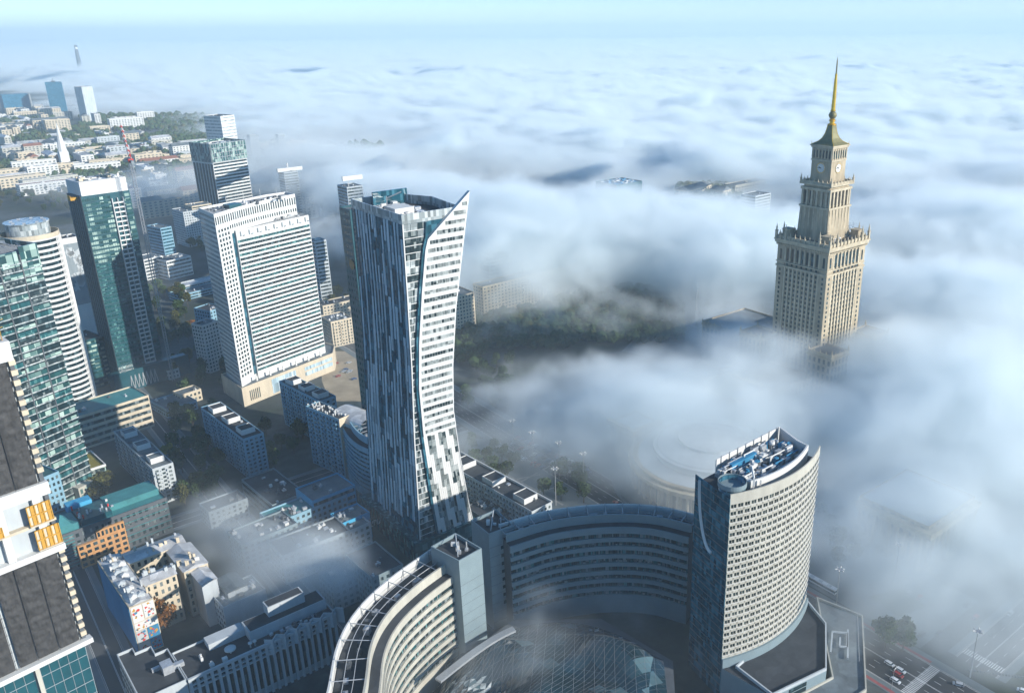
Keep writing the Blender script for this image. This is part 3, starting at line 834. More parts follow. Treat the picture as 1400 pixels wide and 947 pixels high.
# ---- slim teal tower behind the sail tower, far towers
r, a, b, h = block('teal_hotel_tower', 'slim teal hotel tower just behind the glass skyscraper', 'hotel tower', (478, 287), 0, base=(502, 640), left=(470, 281), a=26, b=13, wall='tealwall', roof='roofgrey', floors=42, bay=3.0, win='g_teal', blind=(2, 3), ang=R(42), seed=8)
mb = MB(); q = [(-.35, 4+3*math.cos(t*.3927), 132+3*math.sin(t*.3927)) for t in range(16)]; mb.poly(q)
q2 = [(-.55, p[1], p[2]) for p in q]; mb.poly(q2)
for k in range(16): mb.poly([q[k], q[(k+1) % 16], q2[(k+1) % 16], q2[k]])
mb.build('round_sign', 'orange', r)
def far_tower(px, py, z, a, b, ang, name, label, wall, win, floors=24, **k):
    return block(name, label, 'tower block', (px, py), z, a=a, b=b, ang=R(ang), wall=wall, win=win, floors=floors, band=True, hf=.55, **k)
r, a, b, h = far_tower(287, 200, 118, 54, 44, 58, 'striped_office_tower', 'tall tower with a grey glass crown and black and white storey stripes', 'white', 'g_dark', 27, blind=(1,), bits=0, seed=4)
mb = MB()
for k in range(7): mb.box(-.5, b*(k+.15)/7, 0, -.02, b*(k+.75)/7, h-24)
mb.build('dark_fin', 'black', r)
mb = MB(); mb.ring([(-.6, -.6), (a+.6, -.6), (a+.6, b+.6), (-.6, b+.6)], .55, h-22, h+3); mb.build('crown_screen', 'g_green', r)
mb = MB()
for k in range(14): mb.box(a*k/14, -1.0, h-22, a*k/14+.5, -.6, h+3); mb.box(-1.0, b*k/14, h-22, -.6, b*k/14+.5, h+3)
for k in range(5): mb.box(0, -1.1, h-22+k*6, a, -.6, h-21.5+k*6)
mb.build('crown_grid', 'steel', r)
roof_field(r, 'roof_plant', random.Random(3), 3, 3, a-3, b-3, h-.9, 50, ('unit', 'white', 'darkgrey'), (2, 6))
far_tower(296, 158, 128, 40, 24, 66, 'white_glass_tower', 'bright white reflecting tower standing behind the striped one', 'white', 'g_white', 20, hf=None) if False else block('white_glass_tower', 'bright white reflecting tower standing behind the striped one', 'tower block', (301, 159), 122, a=32, b=40, ang=R(66), wall='white', win='g_white', floors=22, band=True, hf=.4, seed=6)
r, a, b, h = block('dark_blue_tower', 'dark blue box tower with a roof mast far off on the left', 'tower block', (61, 113), 106, right=(84, 112), b=40, ang=R(30), wall='bluepaint', win='g_blue', floors=28, band=True, hf=.6, seed=2)
mb = MB(); mb.bar((a/2, b/2, h), (a/2, b/2, h+14), .8); mb.box(a/2-6, b/2-6, h, a/2+6, b/2+6, h+4); mb.build('roof_mast', 'darkgrey', r)
block('half_white_tower', 'slim tower with a white face and a blue side right of the dark blue tower', 'tower block', (126, 118), 104, right=(138, 120), b=40, ang=R(60), wall='white', win='g_sky', floors=30, band=True, hf=.45, seed=7)
block('low_dark_tower', 'stubby dark block at the left rim, left of the dark blue tower', 'tower block', (2, 130), 66, right=(13, 124), b=45, ang=R(45), wall='bluepaint', win='g_blue', floors=16, band=True, seed=8)
block('stepped_pale_tower', 'pale stepped block at the left rim beside the stubby dark one', 'tower block', (14, 130), 60, right=(26, 127), b=45, ang=R(50), wall='pale', win='g_win', floors=15, band=True, seed=9)
mb = MB(); P = un(103, 62, 190)
r = thing('chimney_stack', 'thin chimney stack poking out of the fog on the horizon', 'chimney', (P.x, P.y, 0))
mb.lathe([(16, 0), (9, 190), (7, 190.5)], 16); mb.build('shaft', 'darkgrey', r, True)
mb = MB(); mb.lathe([(10.2, 165), (9.7, 178)], 16); mb.build('painted_ring', 'white', r, True)
# towers half drowned in the fog
for k, (px, py, z, a, b, lab) in enumerate((
        (843, 253, 90, 42, 36, 'blue roofed tower top rising out of the fog bank'),
        (797, 262, 82, 18, 16, 'small dark tower top left of the blue roofed one in the fog'),
        (1033, 268, 72, 30, 22, 'faint flat tower top in the fog left of the stone palace'),
        (474, 256, 92, 20, 24, 'grey slab tower top showing above the slim teal tower'),
        (388, 236, 78, 20, 20, 'white arched tower in the fog behind the curved crown'),
        (341, 185, 60, 18, 16, 'beige slab tower right of the bright white one'),
        (380, 184, 52, 16, 16, 'faint beige slab at the edge of the far fog'),
        (712, 342, 46, 34, 18, 'pale ghostly slab tower in the fog behind the long block'),
        (668, 352, 50, 24, 16, 'dim grey tower in the fog right of the sail'),
        (430, 330, 70, 12, 14, 'dim white slab right of the white office tower'))):
    rr, a, b, h = block('distant_tower', lab, 'tower block', (px, py), z, a=a, b=b, wall='pale' if k else 'tealwall', win='g_win' if k else 'g_blue',
          floors=max(8, int(z/3.6)), band=True, ang=R(42), seed=20+k, bits=6, roof='bluepaint' if k < 2 else 'roofgrey')
    if k == 0:
        roof_field(rr, 'roof_plant', random.Random(1), 2, 2, a-2, b-2, h-.9, 40, ('white', 'unit', 'bluepaint'), (1.5, 5))
    if k == 4:
        mb = MB(); mb.box(-6, 6, h, a+10, 9, h+5); mb.bar((a/2, b/2, h), (a/2, b/2, h+11), 1.4); mb.build('roof_sign', 'white', rr)
        mb = MB(); mb.prism([(4, -.3), (a-4, -.3), (a-4, -.02), (4, -.02)], 24, h-18); mb.build('arch_recess', 'grey', rr)
    if k == 3:
        mb = MB(); mb.box(-3, 2, h+7, a+2, 4, h+12); mb.bar((4, 3, h), (4, 3, h+8), .5); mb.build('roof_sign', 'white', rr)
# ------------------------------------------------------------------ the stone palace with the spire
def palace():
    C0 = Vector((165.2, 604.5, 0)); ang = R(39.5)
    root = thing('stone_palace', 'sandstone skyscraper palace with clock faces and a gilded spire standing out of the fog', 'palace', C0, ang)
    def sq(h): return [(-h, -h), (h, -h), (h, h), (-h, h)]
    S = 22.0
    mb = MB(); mb.prism(sq(S-.8), 0, 118, 0, 1); mb.build('shaft', ['stone', 'roof'], root)
    # corner piers and ribs between the window columns
    mb = MB()
    for sx in (-1, 1):
        for sy in (-1, 1):
            x0, x1 = sorted((sx*S, sx*(S-6.5))); y0, y1 = sorted((sy*S, sy*(S-6.5))); mb.box(x0, y0, 0, x1, y1, 113.4)
    mb.build('corner_pier', 'stone', root)
    mb = MB()
    for a in range(4):
        ca, sa = round(math.cos(a*math.pi/2)), round(math.sin(a*math.pi/2))
        for k in range(9):
            x = -14.6+k*3.65; w = .75
            pts = [(x-w, -S+.05), (x+w, -S+.05), (x+w, -S+.9), (x-w, -S+.9)]
            mb.prism([(p[0]*ca-p[1]*sa, p[0]*sa+p[1]*ca) for p in pts], 0, 97)
    mb.build('rib', 'stonelight', root)
    spots = []; big = []
    for a in range(4):
        t = a*math.pi/2; ca, sa = round(math.cos(t)), round(math.sin(t))
        def put(lst, x, z, w, h, yy):
            lst.append((x*ca-yy*sa, x*sa+yy*ca, z, t, w, h))
        for f in range(24):
            for k in range(8): put(spots, -14.6+k*3.65+1.0, 14+f*3.45, 1.65, 1.9, -S+.75)
            for k in (-1, 1):
                put(spots, k*18.75-.75, 14+f*3.45, 1.5, 1.9, -S-.02)
        for k in range(7): put(big, -14.6+k*4.25+1.0, 101.8, 2.1, 9.0, -S+.3)
        for k in (-1, 1): put(big, k*18.75-.9, 102.2, 1.8, 7.4, -S-.02)
        for k in range(7): put(big, -14.6+k*4.25+1.25, 98.2, 1.5, 1.6, -S-.05)
    panes(root, spots, 'g_dark', 'window', .1, 100)
    panes(root, big, 'g_dark', 'tall_window', .1, 64)
    mb = MB()
    for a in range(4):
        t = a*math.pi/2; ca, sa = round(math.cos(t)), round(math.sin(t))
        for k in range(8):
            x = -14.9+k*4.25; pts = [(x-.7, -S-.1), (x+.7, -S-.1), (x+.7, -S+1), (x-.7, -S+1)]
            mb.prism([(p[0]*ca-p[1]*sa, p[0]*sa+p[1]*ca) for p in pts], 100.9, 112)
    mb.build('pilaster', 'stonelight', root)
    for z, h, o in ((96.8, 1.1, .7), (100.0, .8, .6), (112.6, 1.6, .9), (114.4, 1.9, 1.7), (116.3, 1.0, 2.3)):
        mb = MB(); mb.ring(sq(S+o), 3.2+o, z, z+h); mb.build('cornice', 'stonelight', root)
    mb = MB()
    for a in range(4):                                              # brackets under the cornice
        t = a*math.pi/2; ca, sa = round(math.cos(t)), round(math.sin(t))
        for k in range(30):
            x = -S+.7+k*1.48; pts = [(x, -S-1.5), (x+.6, -S-1.5), (x+.6, -S), (x, -S)]
            mb.prism([(p[0]*ca-p[1]*sa, p[0]*sa+p[1]*ca) for p in pts], 113.2, 114.4)
    mb.build('bracket', 'stone', root)
    # pinnacled attic
    def pinnacle(x, y, z, h, r, par, proto={}):
        key = (round(h, 2), round(r, 2))
        if key not in proto:
            m2 = MB(); m2.box(-r, -r, 0, r, r, h*.45); m2.box(-r*1.25, -r*1.25, h*.45, r*1.25, r*1.25, h*.52); m2.bar((0, 0, h*.52), (0, 0, h), r*.95, n=8, r2=.08)
            m2.bar((0, 0, h*.66), (0, 0, h*.74), r*.9, n=8, r2=r*.8)
            proto[key] = m2.build('pinnacle', 'stonelight', par, loc=(x, y, z))
        else: inst(proto[key], par, (x, y, z))
    P1, P2 = {}, {}
    for a in range(4):
        t = a*math.pi/2; ca, sa = math.cos(t), math.sin(t)
        for k in range(11):
            x = -S-1+k*(2*S+2)/11; y = -S-1.2; hh, r = (11.0, .75) if k in (0, 2, 9) else (5.4, .5)
            pinnacle(x*ca-y*sa, x*sa+y*ca, 117.3, hh, r, root, P1)
    mb = MB(); mb.ring(sq(S+1.0), .9, 117.3, 119.6); mb.build('attic_wall', 'stonelight', root)
    for sx in (-1, 1):
        for sy in (-1, 1):
            mb = MB(); mb.box(sx*17-3, sy*17-3, 117.3, sx*17+3, sy*17+3, 123.5); mb.box(sx*17-3.5, sy*17-3.5, 123.5, sx*17+3.5, sy*17+3.5, 124.3); mb.build('corner_turret', 'stone', root)
    rng = random.Random(2)
    roof_field(root, 'terrace_clutter', rng, -19, -19, 19, -12, 118, 22, ('stone', 'darkgrey', 'unit'), (.6, 1.8))
    for c in ((-8, -16), (-3, -16.4)):
        mb = MB(); mb.lathe([(.2, 118), (.2, 120), (1.3, 120.3), (1.2, 121), (.2, 120.8)], 12, c); mb.build('dish', 'white', root, True)
    for x in (-14, 12, 16):
        mb = MB(); mb.bar((x, -14, 118), (x, -14, 129), .12); mb.bar((x-1.6, -14, 127), (x+1.6, -14, 127), .1); mb.bar((x, -15.6, 125.5), (x, -12.4, 125.5), .1); mb.build('aerial', 'darkgrey', root)
    # second stage
    T = 12.2
    mb = MB(); mb.prism([(-T-.8, -T-.8), (T+.8, -T-.8), (T+.8, T+.8), (-T-.8, T+.8)], 117.5, 142, 0, 0, sq(T)); mb.prism(sq(T-1.2), 142, 158); mb.build('upper_stage', 'stone', root)
    sp = []
    for a in range(4):
        t = a*math.pi/2; ca, sa = round(math.cos(t)), round(math.sin(t))
        for k in range(5):
            x = -T+2.0+k*4.55; put = (x*ca-(-T+1.15)*sa, x*sa+(-T+1.15)*ca); sp.append((*put, 143.5, t, 2.6, 8.6))
    panes(root, sp, 'black', 'arcade_opening', .1, 30)
    mb = MB()
    for a in range(4):
        t = a*math.pi/2; ca, sa = round(math.cos(t)), round(math.sin(t))
        for k in range(6):
            x = -T+.9+k*4.08; pts = [(x-.75, -T), (x+.75, -T), (x+.75, -T+1.4), (x-.75, -T+1.4)]
            mb.prism([(p[0]*ca-p[1]*sa, p[0]*sa+p[1]*ca) for p in pts], 142, 153)
        for k in range(7):
            x = -T+1+k*3.7; pts = [(x-.5, -T-.55), (x+.5, -T-.55), (x+.5, -T+.2), (x-.5, -T+.2)]
            mb.prism([(p[0]*ca-p[1]*sa, p[0]*sa+p[1]*ca) for p in pts], 122, 141)
    mb.build('arcade_pier', 'stonelight', root)
    for z, h, o in ((140.6, 1.4, .8), (153, 1.8, .5), (156.6, 1.2, 1.3)):
        mb = MB(); mb.ring(sq(T+o), 2.4+o, z, z+h); mb.build('cornice', 'stonelight', root)
    mb = MB(); mb.prism(sq(T+1.0), 157.2, 157.7); mb.build('gallery_floor', 'roofgrey', root)
    for a in range(4):
        t = a*math.pi/2; ca, sa = math.cos(t), math.sin(t)
        for k in range(7):
            x = -T-.6+k*(2*T+1.2)/7; y = -T-.6; hh, r = (6.2, .55) if k == 0 else (3.6, .4)
            pinnacle(x*ca-y*sa, x*sa+y*ca, 157.7, hh, r, root, P2)
    mb = MB(); mb.ring(sq(T+.8), .5, 157.7, 159.2); mb.build('gallery_rail', 'stonelight', root)
    # clock stage
    K = 8.3
    mb = MB(); mb.prism(sq(K), 157.7, 183); mb.build('clock_stage', 'stone', root)
    mb = MB()
    for a in range(4):
        t = a*math.pi/2; ca, sa = round(math.cos(t)), round(math.sin(t))
        for k in range(7):
            x = -K+.5+k*2.6; pts = [(x-.45, -K-.45), (x+.45, -K-.45), (x+.45, -K+.1), (x-.45, -K+.1)]
            mb.prism([(p[0]*ca-p[1]*sa, p[0]*sa+p[1]*ca) for p in pts], 174.5, 181.5)
    mb.build('pilaster', 'stonelight', root)
    sp = []
    for a in range(4):
        t = a*math.pi/2; ca, sa = round(math.cos(t)), round(math.sin(t))
        for k in range(6):
            x = -K+1.15+k*2.6; y = -K-.02; sp.append((x*ca-y*sa, x*sa+y*ca, 175, t, 1.3, 5.2))
    panes(root, sp, 'g_dark', 'lantern_window', .1)
    for z, h, o in ((173, 1.0, .5), (181.8, 1.2, .8), (183, .8, 1.5)):
        mb = MB(); mb.ring(sq(K+o), 2+o, z, z+h); mb.build('cornice', 'stonelight', root)
    for a in range(4):                                              # four clock faces reading about a quarter to ten
        t = a*math.pi/2
        mb = MB(); n = 40; r = 3.5; cz = 168.2
        f_ = [(r*math.cos(2*math.pi*k/n), -.25, r*math.sin(2*math.pi*k/n)) for k in range(n)]
        b_ = [(p[0], .1, p[2]) for p in f_]; mb.poly(f_)
        for k in range(n): mb.poly([f_[k], b_[k], b_[(k+1) % n], f_[(k+1) % n]])
        y = -K
        o = mb.build('clock_face', 'white', root, loc=(-y*math.sin(t)*-1*-1 if False else (0*math.cos(t)-y*math.sin(t)), 0*math.sin(t)+y*math.cos(t), cz), rot=t)
        mb = MB()
        for k in range(n):
            p, q = 2*math.pi*k/n, 2*math.pi*(k+1)/n
            mb.poly([(3.5*math.cos(p), -.32, 3.5*math.sin(p)), (3.5*math.cos(q), -.32, 3.5*math.sin(q)), (3.15*math.cos(q), -.32, 3.15*math.sin(q)), (3.15*math.cos(p), -.32, 3.15*math.sin(p))])
        mb.build('rim', 'gold', o)
        mb = MB()
        for k in range(12):
            p = math.pi/6*k; u = Vector((math.cos(p), 0, math.sin(p))); mb.bar(u*2.5+Vector((0, -.33, 0)), u*3.05+Vector((0, -.33, 0)), .12)
        mb.build('hour_mark', 'black', o)
        mb = MB(); 
        for deg, L, w in ((270, 2.7, .14), (293, 1.8, .2)):
            p = R(90-deg); u = Vector((math.cos(p), 0, math.sin(p))); mb.bar(Vector((0, -.4, 0))-u*.4, u*L+Vector((0, -.4, 0)), w)
        mb.build('hand', 'black', o)
    # concave roof, ball, gilded spire
    mb = MB()
    prof = [(9.2, 183.8), (8.4, 184.3), (6.0, 185.8), (4.2, 188.0), (3.0, 191.0), (2.3, 194.4), (2.0, 197)]
    for (r0, z0), (r1, z1) in zip(prof, prof[1:]): mb.prism(sq(r0), z0, z1, 0, 0, sq(r1))
    mb.build('roof', 'patina', root)
    for z0, r0 in ((197, 2.6), (199.2, 2.2)):
        mb = MB(); mb.lathe([(r0, z0), (r0*1.15, z0+.3), (r0, z0+.6)], 12); mb.build('collar', 'gold', root)
    for sx in (-1, 1):
        for sy in (-1, 1):
            mb = MB(); mb.bar((sx*8.8, sy*8.8, 183.8), (sx*9.1, sy*9.1, 186.6), .35, r2=.08); mb.build('roof_finial', 'gold', root)
            mb = MB()
            for (r0, z0), (r1, z1) in zip(prof, prof[1:]): mb.bar((sx*r0, sy*r0, z0), (sx*r1, sy*r1, z1), .25)
            mb.build('roof_ridge', 'gold', root)
    mb = MB(); mb.lathe([(2.4, 196.5), (2.9, 197), (1.7, 198), (1.6, 200), (2.4, 200.4), (1.2, 201)], 16); mb.build('neck', 'gold', root)
    mb = MB(); mb.lathe([(.6, 200.6), (2.0, 201.4), (2.8, 202.8), (2.8, 203.8), (2.0, 205.2), (.8, 206)], 18); mb.build('ball', 'patina', root, True)
    mb = MB(); mb.lathe([(1.5, 205.8), (2.2, 206.2), (1.5, 206.8), (1.42, 208), (1.05, 225), (.75, 229), (1.0, 229.2), (.95, 229.8), (.55, 230.4)], 10); mb.build('spire', 'gold', root)
    mb = MB(); mb.lathe([(.55, 230.2), (.42, 238), (.15, 241)], 8); mb.build('spire_tip', 'patina', root)
    mb = MB()
    for k in range(18):
        z = 208+k*1.15; t = k*1.3; mb.bar((0, 0, z), (2.3*math.cos(t), 2.3*math.sin(t), z), .09); mb.bar((0, 0, z), (-2.3*math.cos(t), -2.3*math.sin(t), z), .09)
    mb.build('spire_rung', 'gold', root)
    # lower corner towers, wings
    PW = {}
    for (cx_, cy_, hw, h) in ((-25, -31, 10, 45), (31, -27, 10, 45), (27, 31, 10, 45), (-31, 27, 10, 45)):
        q = [(cx_-hw, cy_-hw), (cx_+hw, cy_-hw), (cx_+hw, cy_+hw), (cx_-hw, cy_+hw)]
        mb = MB(); mb.prism(q, 0, h, 0, 1); mb.ring(inset(q, -.7), 1.4, h-2.4, h-1.2); mb.ring(q, .6, h, h+1.4); mb.build('corner_tower', ['stone', 'roof'], root)
        for (x, y) in q:
            pinnacle(x*.98+cx_*.02, y*.98+cy_*.02, h, 5.5, .5, root, PW)
        for k in range(1, 4):
            pinnacle(q[0][0]+(q[1][0]-q[0][0])*k/4, q[0][1]+.4, h, 3.4, .35, root, PW); pinnacle(q[0][0]+.4, q[0][1]+(q[3][1]-q[0][1])*k/4, h, 3.4, .35, root, PW)
        sp = []
        for f in range(6):
            sp += [s for s in grid_spots(q[0], q[1], 10+f*5.4, 15.4+f*5.4, 1, 4, .45, .62)] + [s for s in grid_spots(q[3], q[0], 10+f*5.4, 15.4+f*5.4, 1, 4, .45, .62)]
        panes(root, sp, 'g_dark', 'corner_window', .1, 24)
    for (x0, y0, x1, y1, h) in ((-75, -26, -33, 26, 26), (33, -26, 75, 26, 26), (-26, 38, 26, 90, 36), (-38, -55, 38, -36, 22), (-108, -20, -76, 20, 26)):
        mb = MB(); q = [(x0, y0), (x1, y0), (x1, y1), (x0, y1)]; mb.prism(q, 0, h, 0, 1); mb.ring(inset(q, -.5), 1, h-1.8, h-.6); mb.ring(q, .5, h, h+1.2); mb.build('wing', ['stone', 'roofgrey'], root)
        sp = grid_spots(q[0], q[1], 5, h-3, 5, 4.4, .42, .6)+grid_spots(q[3], q[0], 5, h-3, 5, 4.4, .42, .6)
        panes(root, sp, 'g_dark', 'wing_window', .1, 20)
        for k in range(9):
            pinnacle(x0+(x1-x0)*k/8, y0+.4, h, 3.4, .35, root, PW); pinnacle(x0+.4, y0+(y1-y0)*k/8, h, 3.4, .35, root, PW)
palace()

def round_hall():
    C0 = un(972, 612, 22); C0.z = 0
    root = thing('round_hall', 'round stone congress hall with stepped rings and columns, veiled in fog', 'hall', C0, 0)
    mb = MB(); mb.lathe([(46, 0), (46, 17), (47, 17.2), (47, 18.4), (45, 18.5), (44.6, 18)], 64); mb.build('wall', 'stone', root)
    mb = MB(); mb.lathe([(44, 17.5), (44, 18.2), (34, 19.5), (34, 23), (35, 23.2), (35, 24.2), (33, 24.3), (32, 25), (20, 28), (20, 29.6), (.1, 31)], 64); mb.build('roof', 'pale', root)
    p = None
    for k in range(48):
        t = 2*math.pi*k/48; x, y = 48*math.cos(t), 48*math.sin(t)
        if p is None:
            m2 = MB(); m2.box(-1.2, -1.2, 0, 1.2, 1.2, 1); m2.bar((0, 0, 1), (0, 0, 13.5), .85, n=10, r2=.7); m2.box(-1.1, -1.1, 13.5, 1.1, 1.1, 14.4); p = m2.build('column', 'stonelight', root, loc=(x, y, 0))
        else: inst(p, root, (x, y, 0), t)
    mb = MB(); mb.lathe([(50, 14.4), (50, 16.6), (45.5, 16.6)], 64); mb.build('entablature', 'stonelight', root)
    sp = []
    for k in range(48):
        t = 2*math.pi*(k+.35)/48; x, y = 46.1*math.cos(t), 46.1*math.sin(t); sp.append((x, y, 2.5, t+math.pi/2, 2.4, 9))
    panes(root, sp, 'g_dark', 'window')
    mb = MB(); mb.lathe([(60, 0), (60, .7), (58, .75), (58, 1.5), (45, 1.6)], 64); mb.build('terrace', 'pave', root)
round_hall()
for k, (px, py, lab) in enumerate(((1270, 720, 'stone hall with tall columns, faint in the fog at the right'), (866, 590, 'columned stone pavilion sunk in the fog left of the round hall'))):
    P = un(px, py, 20)
    r, a, b, h = block('columned_hall', lab, 'hall', (px, py), 26 if k == 0 else 22, a=46 if k == 0 else 22, b=40 if k == 0 else 22, wall='stone', roof='pale', floors=2, bay=6, wf=.4, hf=.7, bits=0, seed=50+k)
    c0 = None
    for i in range(9 if k == 0 else 5):
        for (x, y) in ((2+i*5.2*a/46, -2.2), (-2.2, 2+i*4.4*b/40)):
            if c0 is None:
                m2 = MB(); m2.box(-1.2, -1.2, 0, 1.2, 1.2, 1); m2.bar((0, 0, 1), (0, 0, 20), 1.0, n=10, r2=.85); m2.box(-1.2, -1.2, 20, 1.2, 1.2, 21); c0 = m2.build('column', 'stonelight', r, loc=(x, y, 0))
            else: inst(c0, r, (x, y, 0))
    mb = MB(); mb.box(-3.6, -3.6, 21, a, -.02, 24); mb.box(-3.6, -.02, 21, -.02, b, 24); mb.build('entablature', 'stonelight', r)
# needle monument on the square
P = un(952, 446, 0); r = thing('obelisk', 'slender pale obelisk standing on the misty square', 'obelisk', (P.x, P.y, 0), ANG)
mb = MB(); mb.box(-4, -4, 0, 4, 4, 1); mb.box(-2.4, -2.4, 1, 2.4, 2.4, 4); mb.build('plinth', 'pale', r)
mb = MB(); mb.bar((0, 0, 4), (0, 0, 34), 2.0, r2=1.2); mb.bar((0, 0, 34), (0, 0, 37), 1.2, r2=.05); mb.build('needle', 'pale', r)
# ------------------------------------------------------------------ the terraced office complex round the glass court
SC = (260-51)/(260-45.0)
def offset_line(pts, d):
    out = []
    for k in range(len(pts)):
        t = (pts[min(k+1, len(pts)-1)]-pts[max(k-1, 0)]).normalized(); out.append(pts[k]+Vector((-t.y, t.x))*d)
    return out
def smooth_line(pts, n):
    """Catmull-Rom through pts"""
    P_ = [pts[0]*2-pts[1]]+pts+[pts[-1]*2-pts[-2]]; out = []
    for k in range(1, len(P_)-2):
        a, b, c, d = P_[k-1:k+3]
        for j in range(n):
            t = j/n; out.append(.5*((2*b)+(c-a)*t+(2*a-5*b+4*c-d)*t*t+(3*b-a-3*c+d)*t**3))
    out.append(pts[-1]); return out
def curved_wing(name, label, front, depth, H, zb, NF, wall, seed, closed_ends=True):
    """front: line of the court side, with the building on its LEFT; ribbons of windows between stone bands"""
    rng = random.Random(seed)
    root = thing(name, label, 'office building', (front[len(front)//2].x, front[len(front)//2].y, 0), 0)
    O = Vector((root.location.x, root.location.y)); F_ = [p-O for p in front]
    back = offset_line(F_, depth); core_f = offset_line(F_, .6)
    def sheet(a, b, z0, z1, mb, mi=0, cap=None):
        for k in range(len(a)-1): mb.prism([a[k], a[k+1], b[k+1], b[k]], z0, z1, mi, cap)
    mb = MB(); sheet(core_f, back, 0, H-4.2, mb, 0, 1); mb.build('core', ['darkgrey', 'roof'], root)
    fh = (H-7.5-zb)/NF
    for f in range(NF):
        z = zb+f*fh
        mb = MB(); sheet(F_, core_f, z, z+fh*.52, mb); sheet(offset_line(F_, -.25), F_, z+fh*.46, z+fh*.52, mb); mb.build('floor_band', wall, root)
        mb = MB(); A = offset_line(F_, .38); B = offset_line(F_, .58)
        for k in range(len(A)-1):
            for j in range(3):
                if rng.random() < .93:
                    p0, p1 = A[k].lerp(A[k+1], j/3+.03), A[k].lerp(A[k+1], (j+1)/3-.03); q0, q1 = B[k].lerp(B[k+1], j/3+.03), B[k].lerp(B[k+1], (j+1)/3-.03)
                    mb.prism([p0, p1, q1, q0], z+fh*.54, z+fh*.99, 0 if rng.random() < .8 else 1)
        mb.build('window_band', ['g_win', 'g_teal'], root)
    mb = MB(); sheet(F_, core_f, zb+NF*fh, H-4.2, mb); mb.build('parapet_wall', wall, root)
    mb = MB(); sheet(F_, core_f, 0, zb, mb); mb.build('base_wall', wall, root)
    # set-back upper wall with a dark walkway in front of it
    s0, s1 = offset_line(F_, 4.2), offset_line(F_, 5.0)
    mb = MB(); sheet(s0, s1, H-4.2, H, mb); mb.build('setback_wall', wall, root)
    o0, o1 = offset_line(F_, depth-.7), offset_line(F_, depth)
    mb = MB(); sheet(o0, o1, H-4.2, H+.4, mb); mb.build('outer_parapet', 'white', root)
    mb = MB(); sheet(o0, o1, 0, H-4.2, mb); mb.build('outer_wall', 'greyclad', root)
    mb = MB(); n = len(F_)
    for k in range(0, n, 3):
        a, b = s1[k], o0[k]; mb.bar((a.x, a.y, H-.6), (b.x, b.y, H-.2), .22); mb.bar((b.x, b.y, H-3.8), (b.x, b.y, H+1.2), .2)
    m_ = [s1[k].lerp(o0[k], .35) for k in range(n)]; m2 = [s1[k].lerp(o0[k], .65) for k in range(n)]
    for L in (m_, m2):
        for k in range(n-1): mb.bar((*L[k], H-.8), (*L[k+1], H-.8), .14)
    mb.build('roof_frame', 'steel', root)
    for k in range(2, n-3, 2):
        if rng.random() < .75:
            c = s1[k].lerp(o0[k], rng.uniform(.3, .7)); t = (F_[k+1]-F_[k]); a = math.atan2(t.y, t.x)
            mb = MB(); sx, sy, sz = rng.uniform(1.5, 4), rng.uniform(1.2, 2.6), rng.uniform(1, 3); mb.box(-sx/2, -sy/2, 0, sx/2, sy/2, sz)
            if rng.random() < .6: mb.lathe([(.6, sz), (.6, sz+.5), (.2, sz+.5)], 10)
            mb.build('roof_unit', rng.choice(['unit', 'white', 'steel', 'darkgrey']), root, loc=(c.x, c.y, H-4.2), rot=a)
    return root
def V(*p): return Vector(p)
# left wing: the court side runs from its solid head to the bottom of the picture
lw = smooth_line([V(x*SC, y*SC) for x, y in ((-74, 196), (-76.5, 235.4), (-79.9, 260.6), (-78.0, 277.6), (-70.9, 293.9), (-61.2, 309.0), (-53.0, 321.5))], 7)
curved_wing('curved_office_wing', 'curved sunlit office wing with beige bands at the lower left of the court', lw, 17.0, 51.0, 8.0, 8, 'beigeclad', 1)
mw = smooth_line([V(x*SC, y*SC) for x, y in ((-39.0, 330.2), (-18.7, 341.0), (5.1, 345.7), (25.6, 344.1), (42.4, 336.5))], 9)
curved_wing('shaded_office_wing', 'shaded hollow-fronted grey office wing closing the back of the court', mw, 13.0, 51.0, 8.0, 8, 'greyclad', 2)
def head(name, label, pts, h, seed, dots):
    rng = random.Random(seed); c = sum(pts, V(0, 0))/len(pts); root = thing(name, label, 'office building', (c.x, c.y, 0))
    q = [p-c for p in pts]
    mb = MB(); mb.prism(q, 0, h-1.6, 0, 1); mb.ring(q, .5, h-1.6, h, 0); mb.build('wall', ['greyclad', 'roof'], root)
    mb = MB(); d = (q[1]-q[0]); L = d.length; u = d/L
    for f in range(9):
        mb.bar((*(q[0]-V(-u.y, u.x)*.03), 4+f*5), (*(q[1]-V(-u.y, u.x)*.03), 4+f*5), .07)
    mb.build('panel_joint', 'darkgrey', root)
    if dots:
        a = math.atan2(u.y, u.x); sp = []
        for f in range(8):
            s = q[0]+u*L*.45; sp.append((s.x, s.y, 12+f*4.2, a, 1.4, 1.7))
        panes(root, sp, 'g_dark', 'window')
    mb = MB(); mb.bar((q[0].x*.5, q[0].y*.5, h-1.6), (q[2].x*.4, q[2].y*.4, h+3.4), .22); mb.bar((q[1].x*.4, q[1].y*.4, h-1.6), (q[1].x*.4, q[1].y*.4, h+2.8), .3); mb.bar((0, 0, h-1.6), (0, 0, h+2.5), .4)
    mb.build('cleaning_gantry', 'steel', root)
    for k in range(5):
        mb = MB(); x, y = rng.uniform(-4, 4), rng.uniform(-4, 4); mb.box(x, y, h-1.6, x+rng.uniform(1, 2.4), y+rng.uniform(1, 2.4), h+rng.uniform(-.8, .5)); mb.build('roof_unit', rng.choice(['unit', 'white', 'darkgrey']), root)
S2 = (260-57)/(260-51.0)
head('grey_head_block', 'smooth grey end block at the head of the sunlit curved wing', [V(-58.1, 305.6)*S2, V(-49.6, 314.9)*S2, V(-62.8, 327.2)*S2, V(-71.9, 316.6)*S2], 56.5, 1, False)
